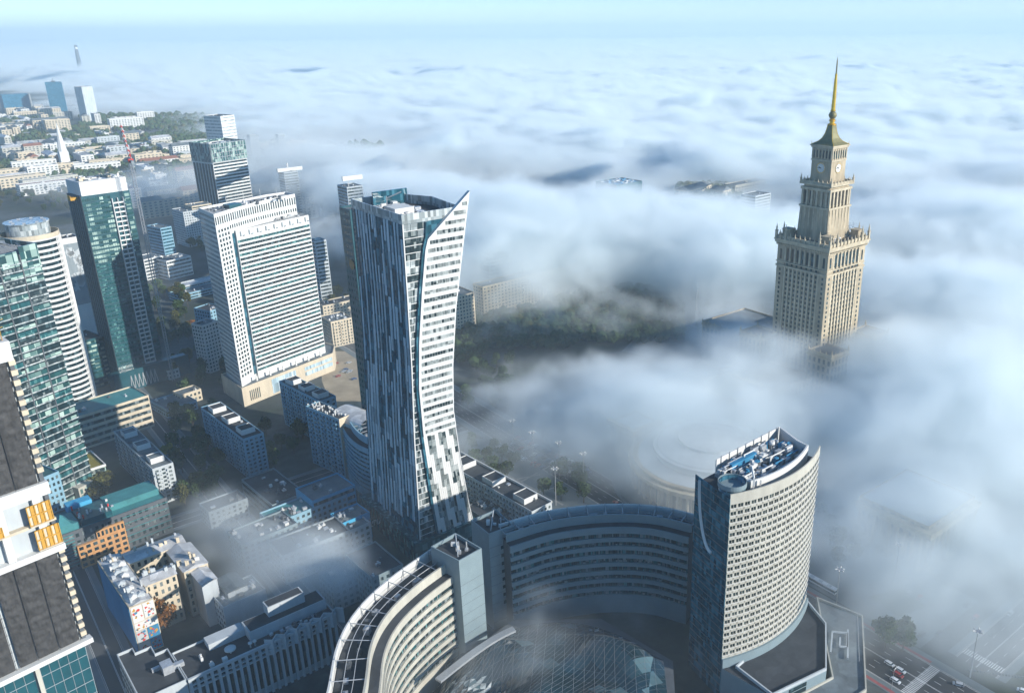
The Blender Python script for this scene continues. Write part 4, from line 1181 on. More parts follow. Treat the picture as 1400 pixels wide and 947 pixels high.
head('windowed_head_block', 'grey end block with one column of small windows beside the shaded wing', [V(-47.6, 324.2), V(-37.2, 331.4), V(-46.5, 345.2), V(-57.0, 336.1)], 51.5, 2, True)

# ---- the lens-shaped tower
def lens_tower():
    rng = random.Random(12)
    h = 96.0
    T1, T2, TL, Bk = V(50.6, 280.2), V(94.2, 319.6), V(39.8, 299.8), V(80.6, 338.0)
    ch = (T2-T1); L = ch.length; u = ch/L; nn = V(u.y, -u.x); ang = math.atan2(u.y, u.x)
    root = thing('lens_shaped_tower', 'beige lens-shaped office tower with rows of paired windows and busy roof plant', 'office tower', (T1.x, T1.y, 0), ang)
    def lo(p): d = p-T1; return V(d.dot(u), -d.dot(nn))
    n = 21; sag = 6.6
    fr = [V(L*k/n, -sag*4*(k/n)*(1-k/n)) for k in range(n+1)]
    tl, bk = lo(TL), lo(Bk); end = V(L-2.2, 8.5)
    pl = fr+[end, bk, tl]
    core = offset_line(fr, .5)
    mb = MB(); mb.prism(core+[end, bk, tl], 0, h-6, 0, 1); mb.build('core', ['g_dark', 'roof'], root)
    NF = 23; zb = 20.0; fh = (h-4.5-zb)/NF
    # stone facade: bands between storeys and piers between paired windows
    for f in range(NF):
        z = zb+f*fh; mb = MB()
        for k in range(n): mb.prism([fr[k], fr[k+1], core[k+1], core[k]], z, z+fh*.47)
        mb.build('facade_band', 'beigeclad', root)
    mb = MB()
    for k in range(n): mb.prism([fr[k], fr[k+1], core[k+1], core[k]], h-4.5, h)
    mb.build('parapet_wall', 'beigeclad', root)
    mb = MB()
    for k in range(n):
        for (a, b) in ((-.12, .12), (.48, .52)):
            if k == 0 and a < 0: a = 0
            p0, p1 = (fr[k].lerp(fr[k+1], max(0, a)), fr[k].lerp(fr[k+1], b)); q0, q1 = core[k].lerp(core[k+1], max(0, a)), core[k].lerp(core[k+1], b)
            mb.prism([p0, p1, q1, q0], zb+.01, h-4.6)
            if a < 0 and k > 0:
                p0, p1 = fr[k-1].lerp(fr[k], .88), fr[k]; q0, q1 = core[k-1].lerp(core[k], .88), core[k]; mb.prism([p0, p1, q1, q0], zb+.01, h-4.6)
    mb.build('facade_pier', 'beigeclad', root)
    o = offset_line(fr, -.18)
    for f in range(NF):
        z = zb+f*fh; mb = MB()
        for k in range(n): mb.prism([o[k], o[k+1], fr[k+1], fr[k]], z+fh*.42, z+fh*.475)
        mb.build('window_ledge', 'white', root)
    sp = []
    for f in range(NF):
        for k in range(n):
            t = core[k+1]-core[k]; a = math.atan2(t.y, t.x); l = t.length
            for s0, w in ((.125, .35), (.525, .35)):
                s = core[k]+t*s0; sp.append((s.x, s.y, zb+f*fh+fh*.48, a, l*w, fh*.5))
    panes(root, sp, 'g_lens', 'window', .04, 100)
    # base storeys: ribbons, darker
    mb = MB()
    for z0, z1, o in ((0, 2, 0), (5, 7.4, 0), (10.5, 12.6, 0), (15.8, 20, -.9)):
        F2 = offset_line(fr, o)
        for k in range(n): mb.prism([F2[k], F2[k+1], core[k+1], core[k]], z0, z1)
    mb.build('base_band', 'greyclad', root)
    # flat glazed end
    mb = MB(); d = (tl-fr[0]); le = d.length; a = math.atan2(-d.y, -d.x)
    for f in range(NF+4): mb.box(.3, -.3, 3+f*3.4, le-.3, .1, 3.5+f*3.4)
    mb.build('end_band', 'darkgrey', root, loc=(tl.x, tl.y, 0), rot=a)
    mb = MB(); mb.box(0, -.22, 0, le, .1, h-2); mb.build('end_glazing', 'g_blue', root, loc=(tl.x, tl.y, 0), rot=a)
    mb = MB()
    arcp = [(le*.15+le*.42*(1-math.cos(R(t))), h-3-28*math.sin(R(t))) for t in range(0, 91, 9)]
    for (x0, z0), (x1, z1) in zip(arcp, arcp[1:]): mb.bar((x0, -.5, z0), (x1, -.5, z1), .8)
    mb.build('end_arc', 'white', root, loc=(tl.x, tl.y, 0), rot=a)
    # roof: inner curved screen, back parapet with posts, drum, plant
    i0, i1 = offset_line(fr, 4.4), offset_line(fr, 5.1)
    mb = MB()
    for k in range(4, n-1): mb.prism([i0[k], i0[k+1], i1[k+1], i1[k]], h-6, h+.9)
    mb.prism([i0[n-1], end+V(-1, 0), bk+V(-.5, -1), bk+V(-1.2, -1.2), end+V(-2, .3), i1[n-1]], h-6, h+.5)
    mb.build('roof_screen', 'white', root)
    mb = MB(); dd = bk-tl; lb = dd.length; ub = dd/lb; nb_ = V(ub.y, -ub.x)
    p = tl+ub*lb*.22; mb.prism([p, bk, bk+nb_*.5, p+nb_*.5], h-6, h+.2)
    mb.build('back_parapet', 'white', root)
    mb = MB()
    for k in range(8):
        s = p.lerp(bk, (k+.5)/8)+nb_*.7; mb.bar((*s, h-5), (*s, h+.9), .2)
    mb.build('parapet_post', 'steel', root)
    dc = V(7.0, 5.0)
    mb = MB(); mb.lathe([(5.2, h-20), (5.2, h+1), (4.6, h+1), (4.6, h-1), (.1, h-1)], 32, dc); mb.build('stair_drum', 'g_blue', root, True)
    mb = MB(); mb.lathe([(5.6, h-.6), (5.6, h+1.4), (5.3, h+1.4), (5.3, h-.6)], 32, dc); mb.build('drum_rim', 'greyclad', root)
    for k in range(150):
        x = rng.uniform(13, L-6); lo_y = -sag*4*(x/L)*(1-x/L)+6.0; hi_y = 20-abs(x-30)*.12
        y = rng.uniform(lo_y, hi_y)
        mb = MB(); sx, sy, sz = rng.uniform(.6, 4.0), rng.uniform(.5, 2.0), rng.uniform(1.5, 5.6); mb.box(x, y, h-6, x+sx, y+sy, h-6+sz)
        if k % 4 == 0: mb.bar((x, y+sy/2, h-6+sz+.4), (min(L-6, x+rng.uniform(4, 10)), y+sy/2, h-6+sz+.4), .3, n=6)
        if k % 5 == 0: mb.lathe([(.7, h-6+sz), (.7, h-5.2+sz), (.2, h-5.2+sz)], 10, (x+sx/2, y+sy/2))
        mb.build('roof_plant', ('unit', 'white', 'steel', 'darkgrey', 'white', 'bluepaint', 'unit')[k % 7], root)
    mb = MB(); mb.box(20, 15.5, h-4.5, 36, 17.4, h-1.0); mb.build('blue_duct', 'bluepaint', root)
    mb = MB(); mb.bar((12, -1.4, h-6), (12, -1.4, h+3.2), .45); mb.bar((12, -1.4, h+3), (19, 5, h+2.6), .4); mb.bar((15.5, -2, h-6), (15.5, -2, h+1), .4); mb.build('cleaning_gantry', 'white', root)
    mb = MB(); mb.lathe([(.2, h-6), (.2, h-1.5), (1.4, h-1), (1.2, h+.5), (.2, h)], 12, (L-12, 16)); mb.build('dish', 'white', root, True)
    # podium in front with its flat roofs
    pd = [V(2, -24), V(30, -30), V(54, -14), V(62, 2), V(L, 0)]+[fr[k] for k in range(n-1, 0, -3)]+[V(0, 0)]
    mb = MB(); mb.prism(pd, 0, 15.5, 0, 1); mb.build('podium', ['greyclad', 'roof'], root)
    mb = MB(); mb.ring(pd[:5]+[V(40, -2), V(4, -4)], .6, 15.5, 16.9); mb.build('podium_parapet', 'pale', root)
    pd2 = [V(-2, -40), V(38, -44), V(78, -18), V(74, 4), V(60, -8), V(34, -30.5), V(2, -24.5)]
    mb = MB(); mb.prism(pd2, 0, 9.5, 0, 1); mb.ring(pd2, .6, 9.5, 10.6); mb.build('lower_podium', ['beigeclad', 'roofgrey'], root)
    for (p0, p1) in ((pd[0], pd[1]), (pd[1], pd[2])):
        t = p1-p0; a = math.atan2(t.y, t.x); l = t.length
        mb = MB(); mb.box(l*.3, -.2, 10.6, l*.62, .2, 12.6); mb.box(l*.3, -.2, 13.2, l*.62, .2, 15); mb.build('podium_window', 'g_dark', root, loc=(p0.x, p0.y, 0), rot=a)
    mb = MB()
    for (p0, p1) in ((V(46, -22), V(58, -15)), (V(58, -15), V(62, -20)), (V(62, -20), V(54, -25)), (V(54, -25), V(52, -22.5)), (V(52, -22.5), V(57, -19.6)), (V(48, -29), V(64, -19))):
        t = (p1-p0).normalized(); q = V(-t.y, t.x)*.35; mb.prism([p0-q, p1-q, p1+q, p0+q], 10.2, 10.9)
    mb.build('terrace_wall', 'pale', root)
    mb = MB(); mb.lathe([(.25, 10), (.25, 11.5), (1.0, 11.8), (1.7, 13), (1.4, 13), (.3, 12.2)], 14, (12, -31)); mb.build('dish', 'white', root, True)
    mb = MB()
    for k in range(16): mb.bar((pd2[2].x-4-k*1.6, pd2[2].y+.4-k*1.04, 10.6), (pd2[2].x-4-k*1.6, pd2[2].y+.4-k*1.04, 12), .1)
    mb.build('terrace_rail', 'white', root)
lens_tower()

# ---- glass waves over the court
def court_roof():
    rng = random.Random(3); c = V(-18, 262)
    root = thing('glass_court_roof', 'dark wavy glass roof over the court between the curved wings', 'glass roof', (c.x, c.y, 0))
    nx, ny = 44, 34; mb = MB(); P_ = {}
    for j in range(ny+1):
        for i in range(nx+1):
            u, v = i/nx, j/ny
            x = -46+92*u; y = -62+118*v-(2*u-1)**2*26*v
            z = 15+mnoise.noise(Vector((x*.045, y*.045, 1)))*8+6*math.exp(-((x-5)**2+(y+10)**2)/500)
            e = min(u, 1-u, v, 1-v); z = 9+(z-9)*min(1, e*7)
            P_[i, j] = (x, y, z)
    spots_ = [(Vector(un(px, py, 17).xy)-c, r_) for px, py, r_ in ((640, 932, 9), (660, 945, 8), (944, 938, 7), (866, 852, 5), (815, 842, 3))]  # clusters of facets that get the glint colour
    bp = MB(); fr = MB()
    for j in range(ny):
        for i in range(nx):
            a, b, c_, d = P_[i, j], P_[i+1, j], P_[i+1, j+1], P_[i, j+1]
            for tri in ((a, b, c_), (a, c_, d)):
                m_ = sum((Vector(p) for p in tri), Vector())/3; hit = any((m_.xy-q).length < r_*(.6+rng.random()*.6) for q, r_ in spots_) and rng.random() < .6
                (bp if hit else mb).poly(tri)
            if i % 2 == 0: fr.bar(a, d, .10, n=3)
            if j % 2 == 0: fr.bar(a, b, .10, n=3)
            fr.bar(a, c_, .07, n=3)
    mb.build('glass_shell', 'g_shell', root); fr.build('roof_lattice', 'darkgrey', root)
    bp.build('glint_pane', 'g_white', root)  # glints on the facets, put into the glass colour as pale panes
    mb = MB(); ar = [V(-44+c_*1.7, 8+34*math.sin(c_/22*1.5)) for c_ in range(0, 17)]
    o1 = offset_line(ar, 3.2)
    for k in range(len(ar)-1): mb.prism([ar[k], ar[k+1], o1[k+1], o1[k]], 18, 19)
    mb.build('roof_walkway', 'steel', root)
    mb = MB(); mb.prism([V(-46, -62), V(46, -62), V(50, 30), V(20, 58), V(-20, 58), V(-46, 26)], 0, 9, 0); mb.build('mall_body', 'darkgrey', root)
court_roof()
# ------------------------------------------------------------------ the town's blocks, near and middle distance
B_ = block
cat_a = 'apartment block'
B_('apartment_slab', 'blue grey apartment slab with three rooftop boxes standing alone among dark trees', cat_a, (332, 600), 0, base=(342, 655), left=(275, 556), a=13, wall='paleblue', heads=3, ang=R(44), balc=((0, 2, 3.0), (1, 6, 3.2)), seed=1, floors=10)
B_('apartment_slab', 'pale apartment slab with three white rooftop boxes behind the teal roofed building', cat_a, (208, 641), 24, left=(158, 588), right=(240, 635), wall='pale', heads=3, ang=R(44), balc=((0, 2, 2.6), (1, 7, 3.0)), seed=2, floors=9, roof='roofgrey')
B_('apartment_slab', 'narrow white apartment slab left of the white office tower, sunlit on one side', cat_a, (276, 445), 0, base=(279, 512), a=15, b=13, wall='white', ang=R(62), seed=3, floors=13, bay=2.8, roof='roofgrey')
B_('apartment_slab', 'dark roofed slab behind the narrow white one left of the white office tower', cat_a, (286, 425), 34, a=16, b=20, wall='paleblue', ang=R(62), seed=4, floors=11)
B_('apartment_slab', 'tall grey apartment slab with a cluster of white vents on its black roof', cat_a, (463, 573), 40, left=(415, 556), a=10, wall='paleblue', ang=R(53), seed=5, floors=13, balc=((1, 5, 2.6),), bits=0, blind=(0,))
r = [o for o in col.objects if o.name.startswith('apartment_slab')][-1]
rng = random.Random(6)
proto = None
for k in range(44):
    loc = (rng.uniform(1.5, 8.5), rng.uniform(2, 34), 39.1)
    if proto is None:
        mb = MB(); mb.lathe([(.35, 0), (.35, .9), (.6, 1), (.6, 1.3), (.1, 1.5)], 8); proto = mb.build('vent_cowl', 'white', r, loc=loc)
    else: inst(proto, r, loc)
mb = MB(); mb.box(-.02, -.3, 0, 10, -.02, 40.2); mb.build('end_wall', 'cream', r)
B_('apartment_slab', 'dark apartment slab with raised roof boxes between the tall grey slab and the white office tower', cat_a, (437, 548), 33, left=(380, 521), a=12, wall='paleblue', ang=R(48), seed=7, floors=11, heads=3, balc=((1, 6, 3),))
r, a, b, h = B_('row_block', 'long low block with three rooftop boxes between the sail tower and the shaded wing', cat_a, (727, 699), 17, left=(632, 617), a=14.5, wall='pale', heads=3, ang=R(44.5), seed=8, floors=5, roof='roof', balc=((1, 12, 3.6),), bay=2.8)
mb = MB(); mb.box(a-.3, 0, h-.9, a+.3, b, h+.5); mb.build('back_parapet', 'white', r)
wp = smooth_line([Vector(un(*p, 37).xy) for p in ((466, 576), (475, 590), (490, 602), (515, 612))], 8)
curved_wing('hollow_office_block', 'blue banded hollow-curved office block half hidden by the sail tower', wp, 14, 38, 4, 9, 'paleblue', 7)
P = un(497, 575, 36); r = thing('barrel_roof_hall', 'pale barrel roofed hall top behind the hollow-curved block', 'hall', (P.x, P.y, 0), R(53))
mb = MB(); mb.prism([(-9, -8), (9, -8), (9, 20), (-9, 20)], 0, 36); mb.build('wall', 'paleblue', r)
mb = MB()
for k in range(12):
    t0, t1 = math.pi*k/12, math.pi*(k+1)/12
    mb.poly([(9*math.cos(t0), -8, 36+5*math.sin(t0)), (9*math.cos(t0), 20, 36+5*math.sin(t0)), (9*math.cos(t1), 20, 36+5*math.sin(t1)), (9*math.cos(t1), -8, 36+5*math.sin(t1))])
mb.build('barrel_roof', 'tin', r)

# teal roofed building with an orange brick front
r, a, b, h = B_('teal_roof_building', 'long building with glossy teal roof and an orange brick piece on its street front', 'office building', (80, 733), 22, right=(240, 690), b=27, wall='darkgrey', roof='teal', ang=R(46), floors=5, bay=3, seed=9, bits=0)
mb = MB(); x0, x1 = a*.12, a*.56
mb.box(x0, -1.6, 0, x1, .3, 13.2); mb.box(x0+(x1-x0)*.42, -1.2, 13.2, x1, .3, 18); mb.build('brick_front', 'orange', r)
sp = []
for f in range(4):
    sp += grid_spots((x0, -1.6), (x1, -1.6), .4+f*3.2, 3.6+f*3.2, 1, 3.2, .6, .55, .25)
sp += grid_spots((x0+(x1-x0)*.42, -1.2), (x1, -1.2), 13.4, 17.8, 1, 2.0, .55, .6, .2)
panes(r, sp, 'g_dark', 'brick_front_window')
for (fx0, fx1, fy0, fy1, z1, m_) in ((.02, .2, .08, .6, 25, 'teal'), (.22, .5, .12, .7, 24.2, 'tealwall'), (.5, .98, .3, .8, 24.6, 'teal'), (.2, .42, .75, .98, 26, 'skyblue')):
    mb = MB(); mb.box(a*fx0, b*fy0, h-.9, a*fx1, b*fy1, z1); mb.build('roof_storey', m_, r)
mb = MB(); x0, y0, x1, y1, z = a*.02, b*.08, a*.14, b*.5, 25.0
cx_, cy_ = (x0+x1)/2, (y0+y1)/2
for p, q in (((x0, y0), (x1, y0)), ((x1, y0), (x1, y1)), ((x1, y1), (x0, y1)), ((x0, y1), (x0, y0))): mb.poly([(*p, z), (*q, z), (cx_, cy_, z+4.5)])
mb.build('hipped_roof', 'teal', r)
roof_bits(r, random.Random(5), a*.2, b*.15, a*.55, b*.7, 24.2, 14, ('white', 'unit', 'redpaint'), (.5, 1.3))
mb = MB()
for k in range(10): mb.box(-.3, -.4, 3+k*1.9, a*.12, .1, 3.4+k*1.9); mb.box(a*.56, -.3, 2+k*1.9, a, .1, 2.3+k*1.9) if k % 2 else None
mb.build('louvre', 'teal', r)

# tenement with the painted end wall and courts
r, a, b, h = B_('mural_tenement', 'old tenement with pale crowded roofs, blue side wall and bright murals on its end', 'tenement', (176, 830), 26.4, left=(133, 766), a=10, wall='cream', roof='tin', blind=(0, 1), ang=R(43), floors=6, seed=10, bits=0)
mb = MB(); mb.box(-.25, .2, 0, -.02, b-.2, h-1.2); mb.build('blue_side', 'bluepaint', r)  # thin blue sheet over the long side wall
rngm = random.Random(8)
for (x0, x1, z0, z1, base) in ((.4, 4.8, 17.6, 25.6, 'white'), (5.2, 9.7, 18.2, 25.6, 'white'), (.4, 9.7, 13.4, 17.2, 'white'), (.4, 4.6, 7, 13, 'pale'), (5.0, 9.7, 7, 13, 'bluepaint'), (.4, 4.8, .8, 6.6, 'white'), (5.2, 9.7, .8, 6.6, 'skyblue')):
    mb = MB(); mb.box(x0, -.25, z0, x1, -.02, z1); p = mb.build('mural_panel', base, r)
    for k in range(15):
        mb = MB(); cx_, cz = rngm.uniform(x0+.6, x1-.6), rngm.uniform(z0+.6, z1-.6); n = rngm.randint(3, 7); rr = rngm.uniform(.25, .85)
        mb.poly([(min(x1-.1, max(x0+.1, cx_+rr*rngm.uniform(.5, 1.2)*math.cos(2*math.pi*j/n))), -.27-.004*k, min(z1-.1, max(z0+.1, cz+rr*rngm.uniform(.5, 1.2)*math.sin(2*math.pi*j/n)))) for j in range(n)])
        mb.build('mural_shape', rngm.choice(['redpaint', 'yellow', 'bluepaint', 'darkgrey', 'redpaint']), p)
# wings round its courts
def wing(name, x0, y0, x1, y1, hh, wall, roof, wins=True, ridge=1.8):
    q = [(x0, y0), (x1, y0), (x1, y1), (x0, y1)]
    mb = MB(); mb.prism(q, 0, hh); mb.build(name, wall, r)
    mb = MB(); e = .4
    if x1-x0 > y1-y0:
        m = (y0+y1)/2; A, B = (x0-e, m, hh+ridge), (x1+e, m, hh+ridge)
        mb.poly([(x0-e, y0-e, hh), (x1+e, y0-e, hh), B, A]); mb.poly([(x1+e, y1+e, hh), (x0-e, y1+e, hh), A, B]); mb.poly([(x0-e, y1+e, hh), (x0-e, y0-e, hh), A]); mb.poly([(x1+e, y0-e, hh), (x1+e, y1+e, hh), B])
    else:
        m = (x0+x1)/2; A, B = (m, y0-e, hh+ridge), (m, y1+e, hh+ridge)
        mb.poly([(x0-e, y1+e, hh), (x0-e, y0-e, hh), A, B]); mb.poly([(x1+e, y0-e, hh), (x1+e, y1+e, hh), B, A]); mb.poly([(x0-e, y0-e, hh), (x1+e, y0-e, hh), A]); mb.poly([(x1+e, y1+e, hh), (x0-e, y1+e, hh), B])
    mb.build('wing_roof', roof, r)
    if wins: panes(r, grid_spots((x0, y0), (x1, y0), 1, hh-.5, 6, 2.8, .42, .55)+grid_spots((x1, y0), (x1, y1), 1, hh-.5, 6, 2.8, .42, .55), 'g_win', 'wing_window', .1, 40)
wing('court_wing', 10.1, 13, 24, 22, 25.4, 'cream', 'tin')
wing('court_wing', 10.1, 36, 36, 47, 25.8, 'cream', 'tin')
wing('court_wing', 27, 12.5, 38, 35.9, 25.0, 'cream', 'tin')
wing('street_wing', .4, .4, 9.6, 47.6, 26.0, 'cream', 'tin', False, 1.6)
wing('gable_wall', 30, -1, 37, 12.4, 23.5, 'pale', 'tin', False, 1.2)
wing('back_wing', 39, -6, 48, 8, 17, 'pale', 'roofgrey', False, 1.0)
rngc = random.Random(17); ch = None
for k in range(46):
    x, y = ((rngc.uniform(.5, 9), rngc.uniform(1, 46)) if k % 2 else (rngc.uniform(11, 35), rngc.choice((rngc.uniform(14, 21), rngc.uniform(37, 46)))))
    mb = MB(); w = rngc.uniform(.4, .9); z = rngc.uniform(27.6, 29.4); mb.box(x, y, 25, x+w*rngc.uniform(1, 2.6), y+w, z); mb.box(x-.1, y-.1, z, x+w+.1, y+w+.1, z+.25)
    mb.build('chimney', rngc.choice(['white', 'cream', 'pale', 'unit']), r)
for k in range(12):
    x, y = rngc.uniform(.8, 6), rngc.uniform(2, 44); mb = MB(); mb.box(x, y, 26, x+3, y+2.4, 28.2); mb.prism([(x-.2, y-.2), (x+3.2, y-.2), (x+3.2, y+2.6), (x-.2, y+2.6)], 28.2, 28.9, 0, 0, [(x+1.3, y+.8), (x+1.6, y+.8), (x+1.6, y+1.5), (x+1.3, y+1.5)])
    mb.build('dormer', rngc.choice(['white', 'pale']), r)

# department building along the bottom with upright fins
P = un(254, 930, 24)
r, a, b, h = B_('finned_building', 'grey building with upright white fins and a black roof at the bottom edge', 'department store', (256, 928), 24, right=(456, 834), b=20, wall='pale', roof='roof', ang=R(41), floors=3, seed=12, blind=(0, 1, 2, 3), bits=6)
n = 22
mb = MB(); mb.box(.5, -.12, 3.5, a-.5, .2, h-1.6); mb.build('glazing', 'g_dark', r)
fin = None
for k in range(n+1):
    x = .2+(a-1.6)*k/n
    if fin is None:
        mb = MB(); mb.box(0, -1.1, 0, 1.1, -.13, h-.6); fin = mb.build('fin', 'pale', r, loc=(x, 0, 0))
    else: inst(fin, r, (x, 0, 0))
mb = MB(); mb.box(0, -1.05, h-3.4, a, -.14, h-2.9); mb.box(0, -1.05, h-5.6, a, -.14, h-5.0); mb.box(0, -1.15, h-.9, a, -.14, h+.3); mb.build('sill_band', 'pale', r)
mb = MB(); mb.box(a*.44, 6, h-.9, a*.98, 15, h+4); mb.box(a*.6, 10, h+4, a*.86, 15.5, h+9); mb.box(a*.2, 12, h-.9, a*.44, 18, h+2.2); mb.build('upper_storey', 'pale', r)
mb = MB(); mb.box(a*.45, 6.5, h+4, a*.97, 14.5, h+4.15); mb.box(a*.61, 10.5, h+9, a*.85, 15, h+9.15); mb.build('upper_roof', 'roof', r)
mb = MB()
zz_ = [(a*.5+k*2.6, -1.8 if k % 2 else .6) for k in range(14)]
for p, q in zip(zz_, zz_[1:]): mb.prism([p, q, (q[0], q[1]+.5), (p[0], p[1]+.5)], h-6, h+1.6)
mb.build('zigzag_parapet', 'pale', r)
for c, rr in ((a*.3, 2.2), (a*.42, .8), (a*.45, .8)):
    mb = MB(); mb.lathe([(.3, h-.9), (.3, h+.6), (rr, h+1.0), (rr*1.02, h+1.6), (rr*.2, h+1.3)], 18, (c, 5 if rr > 1 else 3)); mb.build('roof_dish', 'white', r, True)
roof_field(r, 'roof_plant', random.Random(6), a*.62, 1, a*.9, 5, h-.9, 26, ('unit', 'darkgrey', 'white'), (.6, 1.6))
mb = MB(); q = [(-24, 10), (-3, -1), (-1, 0), (-1, 24), (-6, 24), (-6, 29), (-14, 29), (-14, 33), (-20, 33), (-20, 27)]
mb.prism([(-17, 0), (-.3, 0), (-.3, 24), (-5, 24), (-5, 30), (-11, 30), (-11, 34), (-17, 34)], 0, h-1, 0, 1); mb.ring([(-17, 0), (-.3, 0), (-.3, 24), (-5, 24), (-5, 30), (-11, 30), (-11, 34), (-17, 34)], .4, h-1, h+.2)
mb.build('side_wing', ['pale', 'roof'], r)
panes(r, grid_spots((-17, 34), (-17, 0), 2, h-2, 4, 3.0, .5, .6), 'g_dark', 'side_window')
mb = MB(); mb.box(-6, 9, h-1, -2, 14, h+2.6); mb.box(-2, 10, h-1, 2, 12, h+1); mb.box(-9, 14, h-1, -6, 15.5, h+.4); mb.build('plant_room', 'unit', r)

